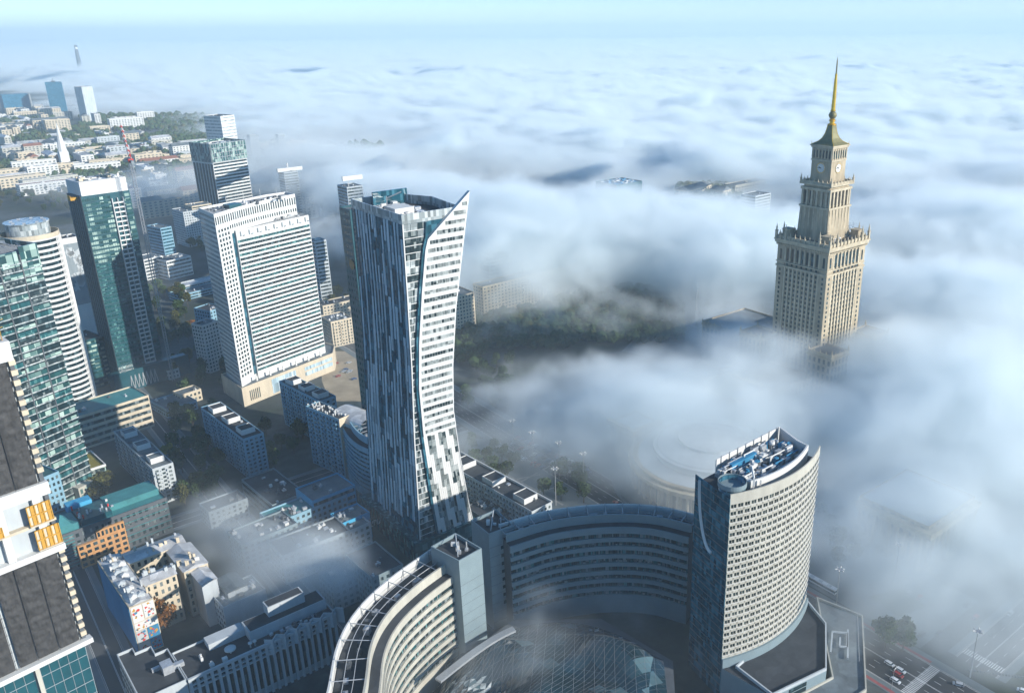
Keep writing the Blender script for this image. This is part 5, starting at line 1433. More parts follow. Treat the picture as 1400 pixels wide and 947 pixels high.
# smaller blocks
specs = [
 ('terraced_office', 'cream terraced office with stepped window bands below the dark green tower', 'office building', (101, 571), 24, dict(right=(209, 543), b=26, wall='cream', floors=5, band=True, roof='teal', ang=R(50), bits=4)),
 ('sedum_roof_pavilion', 'small glass pavilion with a yellow green planted roof', 'pavilion', (117, 643), 16, dict(right=(143, 634), left=(111, 620), wall='g_green', roof='sedum', floors=4, band=True, bits=0, ang=R(46))),
 ('corner_house', 'blue grey corner house in shade under the pale green glazed tower', 'apartment block', (60, 652), 34, dict(right=(84, 645), b=30, wall='paleblue', roof='tealwall', floors=9, bay=2.6, ang=R(60), bits=0)),
 ('blue_clad_block', 'bright blue walled office block with striped window bands', 'office building', (427, 685), 18, dict(left=(406, 666), right=(485, 662), wall='skyblue', roof='roofgrey', floors=4, band=True, blind=(1,), ang=R(44))),
 ('blue_clad_block', 'small blue cube with a round sign on its dark band below the sail tower', 'office building', (468, 715), 16, dict(left=(451, 702), right=(512, 704), wall='skyblue', roof='roofgrey', floors=3, band=True, blind=(0, 1), ang=R(44))),
 ('flat_roof_block', 'low block with a black vent-dotted roof below the lone apartment slab', 'shop building', (372, 690), 13, dict(left=(332, 654), right=(412, 668), wall='greyclad', roof='roof', floors=3, band=True, bits=14, ang=R(44))),
 ('flat_roof_block', 'black roofed block with a pale rim beside the sunlit curved wing', 'shop building', (508, 790), 22, dict(left=(470, 757), right=(548, 768), wall='greyclad', roof='roof', floors=6, bay=3, ang=R(42), bits=5)),
 ('flat_roof_block', 'low dark roofed block at the foot of the sail tower', 'shop building', (668, 712), 9, dict(left=(640, 690), right=(700, 700), wall='darkgrey', roof='roof', floors=2, band=True, bits=10, ang=R(44))),
 ('smoke_veiled_house', 'green roofed house under the drifting smoke, nearest the lone slab', 'house', (330, 745), 16, dict(a=30, b=18, wall='greyclad', roof='roofgrey', floors=5, bits=14, ang=R(44))),
 ('smoke_veiled_house', 'dark house in the middle of the drifting smoke', 'house', (385, 760), 17, dict(a=36, b=18, wall='grey', roof='roof', floors=5, bits=10, ang=R(40))),
 ('smoke_veiled_house', 'pale vented house in the smoke left of the blue cube', 'house', (425, 748), 15, dict(a=34, b=16, wall='pale', roof='roofgrey', floors=4, bits=14, ang=R(44))),
 ('smoke_veiled_house', 'house with a teal roof and white vents just behind the smoke', 'house', (372, 716), 15, dict(a=44, b=16, wall='paleblue', roof='teal', floors=4, bits=16, ang=R(44))),
 ('smoke_veiled_house', 'blank walled grey house right of the mural tenement', 'house', (305, 830), 15, dict(a=20, b=16, wall='pale', roof='roofgrey', floors=4, bits=6, blind=(0,), ang=R(44))),
 ('smoke_veiled_house', 'dim house between the finned building and the smoke', 'house', (455, 800), 15, dict(a=30, b=16, wall='grey', roof='roof', floors=4, bits=8, ang=R(42))),
 ('court_house', 'dark house behind the teal roofed building beside the yellow tree', 'house', (285, 700), 12, dict(a=22, b=14, wall='grey', roof='roof', floors=4, bits=5, ang=R(44))),
 ('cream_block', 'cream apartment block with balconies right of the white office tower', cat_a, (452, 440), 24, dict(left=(435, 432), right=(482, 434), wall='cream', roof='roofgrey', floors=8, bay=2.6, ang=R(40), bits=10, balc=((0, 3, 3),))),
 ('cream_block', 'smaller cream block behind the balconied one right of the white office tower', cat_a, (441, 418), 20, dict(a=46, b=16, wall='cream', roof='roof', floors=6, ang=R(40), bits=6)),
 ('office_slab', 'white gridded office wing left of the white office tower, its left half', 'office building', (196, 355), 24, dict(right=(221, 349), b=24, wall='white', roof='roofgrey', floors=6, band=True, ang=R(56), bits=5)),
 ('office_slab', 'white gridded office wing left of the white office tower, its right half', 'office building', (227, 357), 22, dict(right=(259, 349), b=24, wall='white', roof='roofgrey', floors=5, band=True, ang=R(56), bits=6)),
 ('teal_slab', 'teal slab block with two white stripes behind the gridded office wings', 'office building', (219, 312), 40, dict(left=(196, 309), right=(229, 308), wall='paleblue', roof='roofgrey', floors=10, band=True, ang=R(56), win='g_blue', bits=3)),
 ('white_block', 'white tall block left of the curved crown', cat_a, (250, 290), 46, dict(a=22, b=34, wall='pale', roof='roofgrey', floors=14, ang=R(48), bits=4)),
 ('white_block', 'cream striped block just behind the white tall one', cat_a, (262, 282), 50, dict(a=26, b=22, wall='cream', roof='roofgrey', floors=15, band=True, ang=R(48), bits=4)),
 ('low_pavilion', 'low grey pavilion with a pointed end among dark trees', 'pavilion', (246, 392), 9, dict(a=60, b=16, wall='pale', roof='tin', floors=2, band=True, ang=R(52), bits=0)),
 ('low_pavilion', 'low flat pavilion with grey roof below the pointed one', 'pavilion', (243, 404), 7, dict(a=52, b=20, wall='paleblue', roof='roofgrey', floors=2, band=True, ang=R(52), bits=4)),
 ('kiosk', 'small white kiosk catching the sun right of the dark green tower', 'kiosk', (229, 507), 8, dict(a=9, b=7, wall='white', roof='roofgrey', floors=2, ang=R(50), bits=1)),
 ('kiosk', 'small pale house by the terraced office', 'house', (246, 540), 9, dict(a=16, b=12, wall='cream', roof='roofgrey', floors=2, ang=R(50), bits=2)),
 ('kiosk', 'long low shed beside the dark trees right of the terraced office', 'shed', (228, 560), 7, dict(a=22, b=26, wall='paleblue', roof='roofgrey', floors=2, ang=R(50), bits=4)),
 ('long_block', 'long tan apartment block fading into the fog beyond the park', cat_a, (660, 392), 36, dict(a=190, b=16, wall='cream', roof='roofgrey', floors=11, bay=4, ang=R(43), bits=12)),
 ('tan_slab', 'tan slab peeping out right of the sail tower', cat_a, (622, 405), 40, dict(a=20, b=26, wall='cream', roof='roofgrey', floors=12, ang=R(40), bits=2)),
 ('grey_annex', 'dark annex at the foot of the pale green glazed tower', 'office building', (100, 470), 40, dict(a=22, b=26, wall='tealwall', roof='roof', floors=11, band=True, ang=R(55), win='g_green', bits=5)),
]
for k, (nm, lab, ct, near, h, kw) in enumerate(specs):
    r, a, b, h = B_(nm, lab, ct, near, h, seed=60+k, **kw)
    if nm == 'sedum_roof_pavilion':
        mb = MB(); mb.ring([(-.4, -.4), (a+.4, -.4), (a+.4, b+.4), (-.4, b+.4)], .6, h-1.2, h+.3); mb.build('roof_rim', 'white', r)
    if 'round sign' in lab:
        mb = MB(); mb.box(.5, -.3, 5.5, a-.5, -.02, 11.5); mb.build('sign_band', 'darkgrey', r)
        mb = MB(); n = 16
        for i in range(n): mb.bar((4+1.4*math.cos(2*math.pi*i/n), -.45, 8.5+1.6*math.sin(2*math.pi*i/n)), (4+1.4*math.cos(2*math.pi*(i+1)/n), -.45, 8.5+1.6*math.sin(2*math.pi*(i+1)/n)), .28)
        mb.build('sign_letter', 'skyblue', r)
        for i in range(8):
            mb = MB(); x = 8+i*2.0; mb.bar((x, -.45, 7), (x, -.45, 10), .25); mb.bar((x, -.45, 10 if i % 2 else 7), (x+1.1, -.45, 10 if i % 2 else 7), .22); mb.bar((x+1.1, -.45, 8.5), (x+1.1, -.45, 10 if i % 3 else 7), .22); mb.build('sign_letter', 'pale', r)
# ------------------------------------------------------------------ far town and trees
rng = random.Random(99)
def simple_house(px, py, a, b, h, ang, wall, roof, lab, grp, ridge=False, pz=0.0):
    P = un(px, py, 0); o = None
    mb = MB(); q = [(0, 0), (a, 0), (a, b), (0, b)]; mb.prism(q, 0, h, 0, 1)
    if ridge:
        e = .8; m = b/2; A, B = (2, m, h+5), (a-2, m, h+5)
        mb.poly([(-e, -e, h-.2), (a+e, -e, h-.2), B, A], 1); mb.poly([(a+e, b+e, h-.2), (-e, b+e, h-.2), A, B], 1); mb.poly([(-e, b+e, h-.2), (-e, -e, h-.2), A], 1); mb.poly([(a+e, -e, h-.2), (a+e, b+e, h-.2), B], 1)
    else:
        mb.ring(q, .6, h, h+1.2, 0)
        for _ in range(rng.randint(1, 3)):
            x, y = rng.uniform(1, a-6), rng.uniform(1, b-4); mb.box(x, y, h, x+rng.uniform(3, 6), y+3, h+rng.uniform(1.5, 3.5), 0)
    n = max(2, int(a/7)); fl = max(2, int(h/4.2))
    for f in range(fl):
        z = 1.2+f*(h-1.5)/fl
        for k in range(n): mb.box(a*(k+.25)/n, -.25, z, a*(k+.75)/n, .1, z+(h-1.5)/fl*.5, 2)
        m = max(1, int(b/7))
        for k in range(m): mb.box(-.25, b*(k+.25)/m, z, .1, b*(k+.75)/m, z+(h-1.5)/fl*.5, 2)
    o = mb.build('town_house' if h < 30 else 'town_block', [wall, roof, 'g_win']); o.location = (P.x, P.y, 0); o.rotation_euler = (0, 0, ang)
    tag(o, lab, 'building', grp); return o
walls = ['cream', 'white', 'pale', 'cream', 'beigeclad']; roofs = ['roofgrey', 'rooflight', 'redroof', 'tin', 'roofgrey']
ZONES = [  # px0, px1, py0, py1, count, label, group
    (0, 60, 150, 200, 34, 'small sunlit town building far off at the upper left, above the church spire', 'far buildings at the upper left'),
    (60, 210, 165, 215, 20, 'small sunlit town building by the dark far wood', 'buildings by the far wood'),
    (0, 120, 205, 246, 34, 'sunlit town building among trees near the church spire', 'buildings round the church spire'),
    (120, 268, 205, 250, 28, 'pale town building behind the tower crane', 'buildings behind the crane'),
    (185, 275, 250, 300, 10, 'cream town building between the dark green tower and the curved crown', 'buildings between the two towers'),
    (340, 480, 205, 300, 34, 'dim building in the blue haze right of the striped tower', 'buildings in the blue haze'),
    (930, 1010, 266, 284, 6, 'dim building deep in the gap of the fog', 'buildings in the fog gap'),
    (0, 60, 246, 275, 7, 'pale building at the left edge beyond the round topped tower', 'buildings beyond the round topped tower'),
]
for (x0, x1, y0, y1, n, lab, grp) in ZONES:
    for k in range(n):
        px, py = rng.uniform(x0, x1), rng.uniform(y0, y1); d = un(px, py).length
        if un(px, py).y < 850: continue
        s = min(1.0, d/1800)
        a, b, h = rng.uniform(28, 95)*(.5+.5*s), rng.uniform(13, 24), rng.choice((12, 16, 18, 20, 24, 30))
        simple_house(px, py, a, b, h, R(rng.choice((42, 48, 52, 132, 138))), rng.choice(walls), rng.choice(roofs) if x0 != 930 else 'roofgrey', lab, grp, rng.random() < .35)
for (px, py, a, b, h, an, lab) in (
    (66, 186, 60, 18, 40, 46, 'big cream block below the dark blue tower, its right wing'), (70, 176, 70, 18, 40, 128, 'big cream block below the dark blue tower, its back wing'),
    (153, 182, 90, 20, 36, 46, 'long white block right of the big cream one'), (190, 170, 50, 16, 34, 46, 'white block at the end of the long white one'),
    (140, 172, 60, 16, 34, 128, 'pale block at the foot of the slim white and blue tower'),
    (0, 254, 130, 18, 26, 50, 'long pale row at the left edge below the church'), (42, 252, 52, 22, 30, 50, 'bright white block left of the dark green tower'),
    (225, 215, 90, 40, 22, 40, 'white villa with a grey roof on the wood edge'), (125, 236, 150, 16, 22, 40, 'very long pale row behind the crane'),
    (198, 300, 60, 20, 26, 44, 'yellowish palace front with small gables behind the gridded office wings'), (205, 282, 70, 20, 24, 44, 'cream building with a dome hint behind the yellowish palace')):
    simple_house(px, py, a, b, h, R(an), 'white' if 'white' in lab else 'cream', 'rooflight' if 'white' in lab else 'roofgrey', lab, None, 'villa' in lab or 'palace' in lab)
P = un(92, 236, 0); r = thing('church', 'white church with a tall pointed spire among the far trees', 'church', (P.x, P.y, 0), R(45))
mb = MB(); mb.box(-8, -8, 0, 8, 8, 42); mb.build('bell_tower', 'white', r)
mb = MB(); mb.bar((0, 0, 42), (0, 0, 96), 8.6, n=8, r2=.3); mb.build('spire', 'white', r)
mb = MB(); mb.prism([(-8, 8.2), (8, 8.2), (8, 50), (-8, 50)], 0, 20, 0); mb.poly([(-9, 8.2, 20), (0, 8.2, 32), (0, 50, 32), (-9, 50, 20)], 1); mb.poly([(9, 8.2, 20), (0, 8.2, 32), (0, 50, 32), (9, 50, 20)], 1); mb.build('nave', ['cream', 'redroof'], r)

def leaf_mat(name, rgb):
    m = mat(name, rgb, 0.9, 0.5, 0.35, spec=.2)
    n = m.node_tree.nodes; l = m.node_tree.links; b = n['Principled BSDF']
    oi = n.new('ShaderNodeObjectInfo'); mr = n.new('ShaderNodeMapRange'); mr.inputs[3].default_value = .65; mr.inputs[4].default_value = 1.35
    l.new(oi.outputs['Random'], mr.inputs[0]); src = b.inputs['Base Color'].links[0].from_socket
    mx = n.new('ShaderNodeMix'); mx.data_type = 'RGBA'; mx.blend_type = 'MULTIPLY'; mx.inputs[0].default_value = 1
    l.new(src, mx.inputs[6]); l.new(mr.outputs[0], mx.inputs[7]); l.new(mx.outputs[2], b.inputs['Base Color'])
    return m
M['leaf'] = leaf_mat('green leaves', (0.050, 0.085, 0.026)); M['leaf2'] = leaf_mat('olive leaves', (0.085, 0.085, 0.022))
M['leaf3'] = leaf_mat('autumn leaves', (0.22, 0.09, 0.02)); M['leaf4'] = leaf_mat('yellow leaves', (0.30, 0.25, 0.02)); M['bark'] = mat('bark', (.08, .06, .045), .95)
def crown_mb(rg, r, h0, hgt, nl):
    mb = MB(); lobes = [(Vector((rg.uniform(-.5, .5)*r, rg.uniform(-.5, .5)*r, h0+hgt*rg.uniform(.25, .85))), r*rg.uniform(.35, .62)) for _ in range(9)]
    for _ in range(nl):
        c, lr = rg.choice(lobes); d = Vector((rg.gauss(0, 1), rg.gauss(0, 1), rg.gauss(0, 1))).normalized(); p = c+d*lr*(rg.random()**.33)
        s = rg.uniform(.35, .75)*r/4.5; a = Vector((rg.gauss(0, 1), rg.gauss(0, 1), rg.gauss(0, 1))).normalized(); b = a.orthogonal().normalized(); c2 = a.cross(b)
        mb.poly([p+b*s, p+c2*s*.8, p-b*s, p-c2*s*.8])
    return mb
TREES = []
def make_tree(kind, rg, r, h, nl):
    t = thing('broadleaf_tree', 'tree', 'tree', (0, 0, -500))
    c = crown_mb(rg, r, h*.3, h*.7, nl).build('crown', kind, t)
    mb = MB(); mb.bar((0, 0, 0), (0, 0, h*.45), .35, n=7, r2=.2)
    for k in range(5):
        q = 2*math.pi*k/5; mb.bar((0, 0, h*.3+k*.25), (math.cos(q)*r*.5, math.sin(q)*r*.5, h*.62), .16, n=5, r2=.05)
    k2 = mb.build('trunk', 'bark', t); kids(t, c, k2); return t
rg = random.Random(41)
for kind in ('leaf', 'leaf', 'leaf', 'leaf2', 'leaf2', 'leaf3', 'leaf4'):
    TREES.append(make_tree(kind, rg, rg.uniform(4.5, 5.6), rg.uniform(11, 14), 900))
used = set()
def tree(pos, i, lab, grp, s=1.0):
    s3 = (s*rg.uniform(.85, 1.2),)*2+(s*rg.uniform(.85, 1.15),)
    if i not in used:
        used.add(i); t = TREES[i]; t.location = (pos[0], pos[1], 0); t.rotation_euler = (0, 0, rg.uniform(0, 6)); t.scale = s3; t['label'] = lab
        if grp: t['group'] = grp
        return t
    return copy_tree(TREES[i], (pos[0], pos[1], 0), rg.uniform(0, 6), s3, lab, grp)
TZ = [ # px0, px1, py0, py1, count, kinds, label, group
    (0, 95, 258, 292, 34, (0, 1, 2, 3, 4), 'green tree in the grove behind the round topped tower', 'trees behind the round topped tower'),
    (196, 262, 395, 470, 34, (0, 1, 2, 3), 'dark tree in the shaded garden right of the dark green tower', 'trees in the shaded garden'),
    (225, 330, 470, 545, 22, (0, 1, 2), 'dark tree between the narrow white slab and the lone slab', 'trees left of the white podium'),
    (238, 300, 565, 700, 36, (0, 1, 2, 3), 'dark tree beside the lone apartment slab', 'trees beside the lone slab'),
    (330, 420, 590, 640, 12, (0, 1, 2), 'dark tree in the deep shade behind the tall grey slab', 'trees in the deep shade'),
    (120, 150, 668, 690, 5, (0, 3), 'tree in the court by the planted roof', 'trees by the planted roof'),
    (432, 482, 405, 500, 16, (3, 4, 0), 'sunlit olive tree round the cream blocks', 'trees round the cream blocks'),
    (640, 700, 610, 660, 10, (0, 1, 2), 'misty tree by the car park', 'trees by the car park'),
    (730, 800, 640, 700, 8, (0, 2), 'misty tree near the avenue behind the shaded wing', 'trees behind the shaded wing'),
    (1120, 1230, 700, 780, 16, (0, 1, 2), 'foggy tree on the green right of the lens tower', 'trees on the foggy green'),
    (630, 700, 470, 560, 22, (0, 1, 2), 'dim park tree at the edge of the fog right of the sail tower', 'park trees at the fog edge'),
    (1175, 1240, 868, 900, 5, (0, 1, 2), 'dark tree on the strip between the lanes of the foggy avenue', 'trees on the avenue strip'),  # trees set on the dark spots along the avenue
    (255, 300, 300, 345, 10, (0, 1, 2), 'dark round tree before the white tall block', 'trees before the white tall block'),
]
for (x0, x1, y0, y1, n, kinds, lab, grp) in TZ:
    for k in range(n):
        p = un(rg.uniform(x0, x1), rg.uniform(y0, y1), 0); tree(p, rg.choice(kinds), lab, grp, 1.0)
tree(un(113, 426, 17), 6, 'large bright yellow tree between the round topped tower and the dark green tower', None, 2.3)
tree(un(232, 628), 6, 'bright yellow tree beside the pale three box slab', None, .95)
tree(un(240, 640), 4, 'pale olive tree right of the bright yellow one', None, .9)
tree(un(217, 868), 5, 'orange autumn tree in the court of the mural tenement', None, 1.3)
tree(un(230, 858), 5, 'smaller orange tree right of the bigger one in the tenement court', None, 1.0)
tree(un(262, 455), 5, 'rusty autumn tree left of the narrow white slab', None, 1.0)
tree(un(131, 680), 3, 'sunlit pale green tree in front of the planted roof', None, .9)
# woods that read as one mass
def wood(name, polys, n, r0, r1, seed):
    rw = random.Random(seed); mb = MB(); made = 0
    ico = bmesh.new(); bmesh.ops.create_icosphere(ico, subdivisions=1, radius=1); iv = [v.co.copy() for v in ico.verts]; ifc = [tuple(v.index for v in f.verts) for f in ico.faces]; ico.free()
    tot = sum(p[4] for p in polys)
    for (x0, x1, y0, y1, wgt) in polys:
        for _ in range(int(n*wgt/tot)):
            p = un(rw.uniform(x0, x1), rw.uniform(y0, y1), 0)
            if mnoise.noise(Vector((p.x*.004, p.y*.004, 2))) < -.22: continue
            r = rw.uniform(r0, r1); hh = r*rw.uniform(1.0, 1.5)
            for q in range(3):
                c = Vector((p.x+rw.uniform(-.6, .6)*r, p.y+rw.uniform(-.6, .6)*r, hh*rw.uniform(.6, 1.1))); rr = r*rw.uniform(.5, .75); i = len(mb.v)
                for v in iv: mb.v.append(tuple(c+v*rr*rw.uniform(.7, 1.25)))
                mb.f += [tuple(k+i for k in f) for f in ifc]; mb.mi += [0 if rw.random() < .8 else 1]*len(ifc)
    o = mb.build(name, ['leaf', 'leaf2']); o['kind'] = 'stuff'; return o
wood('far_woods', [(110, 290, 160, 215, 5), (0, 120, 165, 250, 3), (100, 270, 205, 262, 2), (330, 520, 200, 300, 4), (930, 1010, 262, 290, 1.5)], 5200, 6, 11, 1)
wood('park_woods', [(640, 780, 412, 480, 3), (760, 930, 400, 470, 4), (620, 660, 430, 600, 1.5), (960, 1060, 425, 470, 1)], 1500, 4, 7, 2)
# ------------------------------------------------------------------ streets, squares, vehicles, lamps
O0 = Vector((139.2, 302.6))
av = lambda u, v: Vector((O0.x, O0.y))+E1*u+E2*v
AVE = road('avenue', [av(-10, -120), av(-10, 330), av(-10, 700)], 12.0, 6)
road('cross_street', [av(2.5+13, -20), av(420, -20)], 9.0, 4, 4, z=.012)
road('side_street', [av(-190, 150), av(-190, 420), av(-190, 900)], 6.0, 2, 3)
road('lane', [av(-23-5, 330), av(-420, 330)], 6.0, 2, 3, z=.012)
road('lane', [av(-200, 118), av(-380, 118)], 5.0, 2, 3, z=.012)
q = un(130, 850, 0); road('lane', [Vector((q.x, q.y))-E2*120, Vector((q.x, q.y))+E2*60], 5.5, 2, 3, z=.016)
crosswalk((*av(-10, -9), 0), E2, 12.0, 4.5, .02)
crosswalk((*av(-10, -33), 0), E2, 12.0, 4.5, .02)
crosswalk((*av(22, -20), 0), E1, 9.0, 4, .024)
for (u0, u1) in ((2.6, 4.2), (-26.2, -24.6)):
    mb = MB(); strip([av(0, -6), av(0, 90)], -u1 if False else -u1, -u0, .145, mb); structure(mb.build('red_pavement', 'redpave'))
mb = MB()
mb.poly([(*p, .006) for p in (av(8, 2), av(60, 2), av(60, 70), av(8, 140))]); structure(mb.build('square', 'pave'))
mb = MB(); mb.poly([(*p, .012) for p in (av(20, 20), av(38, 16), av(40, 32), av(23, 38))]); structure(mb.build('lawn', 'lawn'))
mb = MB(); mb.poly([(*un(*p, 0).xy, .006) for p in ((620, 660), (640, 600), (860, 590), (900, 700), (760, 715))]); structure(mb.build('car_park_ground', 'pave'))
mb = MB(); mb.poly([(*un(*p, 0).xy, .006) for p in ((850, 480), (930, 400), (1100, 400), (1060, 520))]); structure(mb.build('parade_square', 'pave'))
cv = smooth_line([Vector(un(*p, 0).xy) for p in ((858, 625), (862, 655), (878, 685), (905, 705))], 8)
mb = MB(); strip(cv, -3, 3, .014, mb); structure(mb.build('curved_drive', 'paint' if False else 'kerb'))
mb = MB(); mb.poly([(*un(*p, 0).xy, .006) for p in ((440, 480), (490, 480), (505, 560), (455, 560), (440, 520))]); structure(mb.build('sandy_lot', 'sand'))
mb = MB()
for (p, q_) in (((640, 668), (780, 640)), ((655, 628), (770, 690)), ((700, 665), (760, 632)), ((735, 672), (775, 662))):
    a, b = un(*p, 0).xy, un(*q_, 0).xy; strip([a, b], -.6, .6, .016, mb)
structure(mb.build('path', 'kerb'))

def paint(name, rgb): M[name] = mat(name, rgb, .3, .05, 1.0, spec=.6); return name
for nm, c in (('car white', (.75, .75, .75)), ('car black', (.02, .02, .022)), ('car silver', (.42, .43, .45)), ('car red', (.35, .03, .03)), ('car blue', (.03, .07, .2))): paint(nm, c)
def car(color):
    t = thing('car', 'car', 'car', (0, 0, -500)); L, W = 4.5, 1.8
    def ring_(z, x0, x1, w): return [(x0, -w), (x1, -w), (x1, w), (x0, w)], z
    mb = MB(); mb.prism([(-L/2+.1, -W/2), (L/2-.15, -W/2), (L/2, -W/2+.35), (L/2, W/2-.35), (L/2-.15, W/2), (-L/2+.1, W/2), (-L/2, W/2-.25), (-L/2, -W/2+.25)], .3, .85)
    mb.prism([(-1.7, -.82), (1.0, -.82), (1.0, .82), (-1.7, .82)], 1.36, 1.42, 0, 0, [(-1.5, -.66), (.35, -.66), (.35, .66), (-1.5, .66)]); body = mb.build('body', color, t)
    mb = MB(); mb.prism([(-2.05, -.84), (1.35, -.84), (1.35, .84), (-2.05, .84)], .85, 1.38, 0, 0, [(-1.6, -.68), (.45, -.68), (.45, .68), (-1.6, .68)]); cab = mb.build('window', 'g_dark', t)
    ws = []
    for x in (-1.4, 1.4):
        for y in (-.85, .85):
            mb = MB(); mb.bar((x, y-.12, .33), (x, y+.12, .33), .33, n=12); ws.append(mb.build('wheel', 'black', t))
    hl = []
    for y in (-.6, .6):
        mb = MB(); mb.box(L/2-.08, y-.2, .55, L/2+.02, y+.2, .72); hl.append(mb.build('headlight', 'white', t))
    kids(t, body, cab, *ws, *hl); return t
CARS = {c: car(c) for c in ('car white', 'car black', 'car silver', 'car red', 'car blue')}
cu = set(); rc = random.Random(5)
def place_car(p, ang, c, lab, grp=None):
    if c not in cu:
        cu.add(c); t = CARS[c]; t.location = (p[0], p[1], .02); t.rotation_euler = (0, 0, ang); t['label'] = lab
        if grp: t['group'] = grp
        return t
    return copy_tree(CARS[c], (p[0], p[1], .02), ang, None, lab, grp)
aa = ANG+math.pi/2
place_car(un(1216, 908).xy, aa+math.pi, 'car white', 'white car waiting left of two others before the zebra crossing')
place_car(un(1231, 917).xy, aa+math.pi, 'car white', 'white car waiting nearest the zebra crossing in the middle lane')
place_car(un(1224, 931).xy, aa+math.pi, 'car white', 'white car waiting closest to the lower kerb before the zebra crossing')
place_car(un(1228, 923).xy, aa+math.pi, 'car red', 'dark red car between the white cars at the zebra crossing')
place_car(un(1310, 936).xy, aa+.5, 'car silver', 'silver car turning past the zebra crossing at the bottom right')
place_car(un(1398, 945).xy, aa+.3, 'car white', 'white car cut by the bottom right corner')
place_car(un(1127, 878).xy, aa, 'car red', 'dark red car on the avenue under the lens tower')
for k in range(12):
    p = un(rc.uniform(1240, 1390), rc.uniform(770, 870)).xy
    place_car(p, ANG+rc.choice((0, math.pi)), rc.choice(list(CARS)), 'car blurred by the fog on the far side of the crossing', 'cars in the fog at the crossing')
a0, a1 = un(690, 605).xy, un(790, 650).xy; d = (a1-a0)
for row in range(3):
    for k in range(16):
        if rc.random() < .72:
            p = a0+d*((k+.5)/16)+Vector((-d.y, d.x)).normalized()*(row*9-8)
            place_car(p, math.atan2(d.y, d.x)+math.pi/2, rc.choice(list(CARS)), 'car parked in the misty car park behind the long low block', 'cars in the misty car park')
for k in range(9):
    p = av(rc.choice((-18, -14, -6, -2)), rc.uniform(55, 260)); place_car(p, aa+(math.pi if k % 2 else 0), rc.choice(list(CARS)), 'car driving on the misty avenue', 'cars on the avenue')
for k in range(8):
    p = un(rc.uniform(450, 485), rc.uniform(485, 520)).xy; place_car(p, ANG+rc.uniform(-.2, .2), rc.choice(list(CARS)), 'car parked on the sunlit sandy lot', 'cars on the sandy lot')
# bus
q = un(1122, 801); t = thing('city_bus', 'white roofed city bus at the kerb right of the lens tower', 'bus', (q.x, q.y, .02), aa)
mb = MB(); mb.box(-9, -1.27, .35, 9, 1.27, 1.3); mb.box(-9, -1.25, 2.45, 9, 1.25, 3.1); mb.build('body', 'car white', t)
mb = MB(); mb.box(-8.95, -1.24, 1.3, 8.95, 1.24, 2.45); mb.build('window', 'g_dark', t)
mb = MB()
for x in (-6, -1, 4): mb.box(x, -.7, 3.1, x+2.2, .7, 3.35)
mb.build('roof_unit', 'unit', t)
for x in (-6, .8, 6):
    for y in (-1.1, 1.1):
        mb = MB(); mb.bar((x, y-.15, .5), (x, y+.15, .5), .5, n=12); mb.build('wheel', 'black', t)
# bus shelter roof
q = un(1155, 913); t = thing('stop_shelter', 'long white roofed shelter beside the terrace of the lens tower', 'shelter', (q.x, q.y, 0), aa)
mb = MB(); mb.box(-8, -1.3, 3.0, 8, 1.3, 3.25); mb.build('roof', 'white', t)
for x in (-7, -2.3, 2.3, 7):
    mb = MB(); mb.bar((x, .9, 0), (x, .9, 3), .09); mb.build('post', 'steel', t)
mb = MB(); mb.box(-7.4, .95, .5, 7.4, 1.0, 2.6); mb.build('back_pane', 'g_win', t)
# lamps
def high_mast(h=24):
    t = thing('high_mast_lamp', 'x', 'street lamp', (0, 0, -500)); mb = MB(); mb.bar((0, 0, 0), (0, 0, h), .32, n=8, r2=.14); a = mb.build('mast', 'steel', t); ks = [a]
    mb = MB(); mb.lathe([(1.0, h-.4), (1.15, h-.4), (1.15, h-.2), (1.0, h-.2)], 16); ks.append(mb.build('ring', 'steel', t))
    for k in range(6):
        q = 2*math.pi*k/6; x, y = math.cos(q), math.sin(q); mb = MB(); mb.bar((x*.2, y*.2, h-.3), (x*1.6, y*1.6, h-.1), .06); mb.bar((x*1.3, y*1.3, h-.1), (x*2.3, y*2.3, h+.05), .28, n=6); ks.append(mb.build('lamp_head', 'white', t))
    kids(t, *ks); return t
hm = high_mast(); first = True
for (px, py, lab) in ((1142, 836, 'tall ring headed lamp mast by the bus'), (1326, 925, 'tall lamp mast near the zebra crossing at the bottom right'), (702, 620, 'lamp mast at the left of the misty car park'),
                      (729, 637, 'lamp mast in the middle of the misty car park'), (765, 652, 'lamp mast at the right of the misty car park'), (798, 668, 'lamp mast by the avenue behind the shaded wing'), (760, 690, 'lamp mast just behind the long low block'), (1222, 800, 'lamp mast faint in the fog on the square')):
    p = un(px, py)
    if first: hm.location = (p.x, p.y, 0); hm['label'] = lab; first = False
    else: copy_tree(hm, (p.x, p.y, 0), 0, None, lab)
lp = thing('street_lamp', 'x', 'street lamp', (0, 0, -500)); mb = MB(); mb.bar((0, 0, 0), (0, 0, 10), .12, n=6, r2=.07); mb.bar((0, 0, 10), (1.8, 0, 10.5), .06); p1 = mb.build('pole', 'steel', lp)
mb = MB(); mb.box(1.6, -.18, 10.42, 2.5, .18, 10.6); p2 = mb.build('lamp_head', 'white', lp); kids(lp, p1, p2); first = True
for k in range(14):
    p = av(3.6 if k % 2 else -24.2, -4+k*22)
    if first: lp.location = (p.x, p.y, .13); lp.rotation_euler = (0, 0, ANG); lp['label'] = 'slim arm lamp along the avenue kerb'; lp['group'] = 'arm lamps along the avenue'; first = False
    else: copy_tree(lp, (p.x, p.y, .13), ANG+(math.pi if k % 2 else 0), None, 'slim arm lamp along the avenue kerb', 'arm lamps along the avenue')
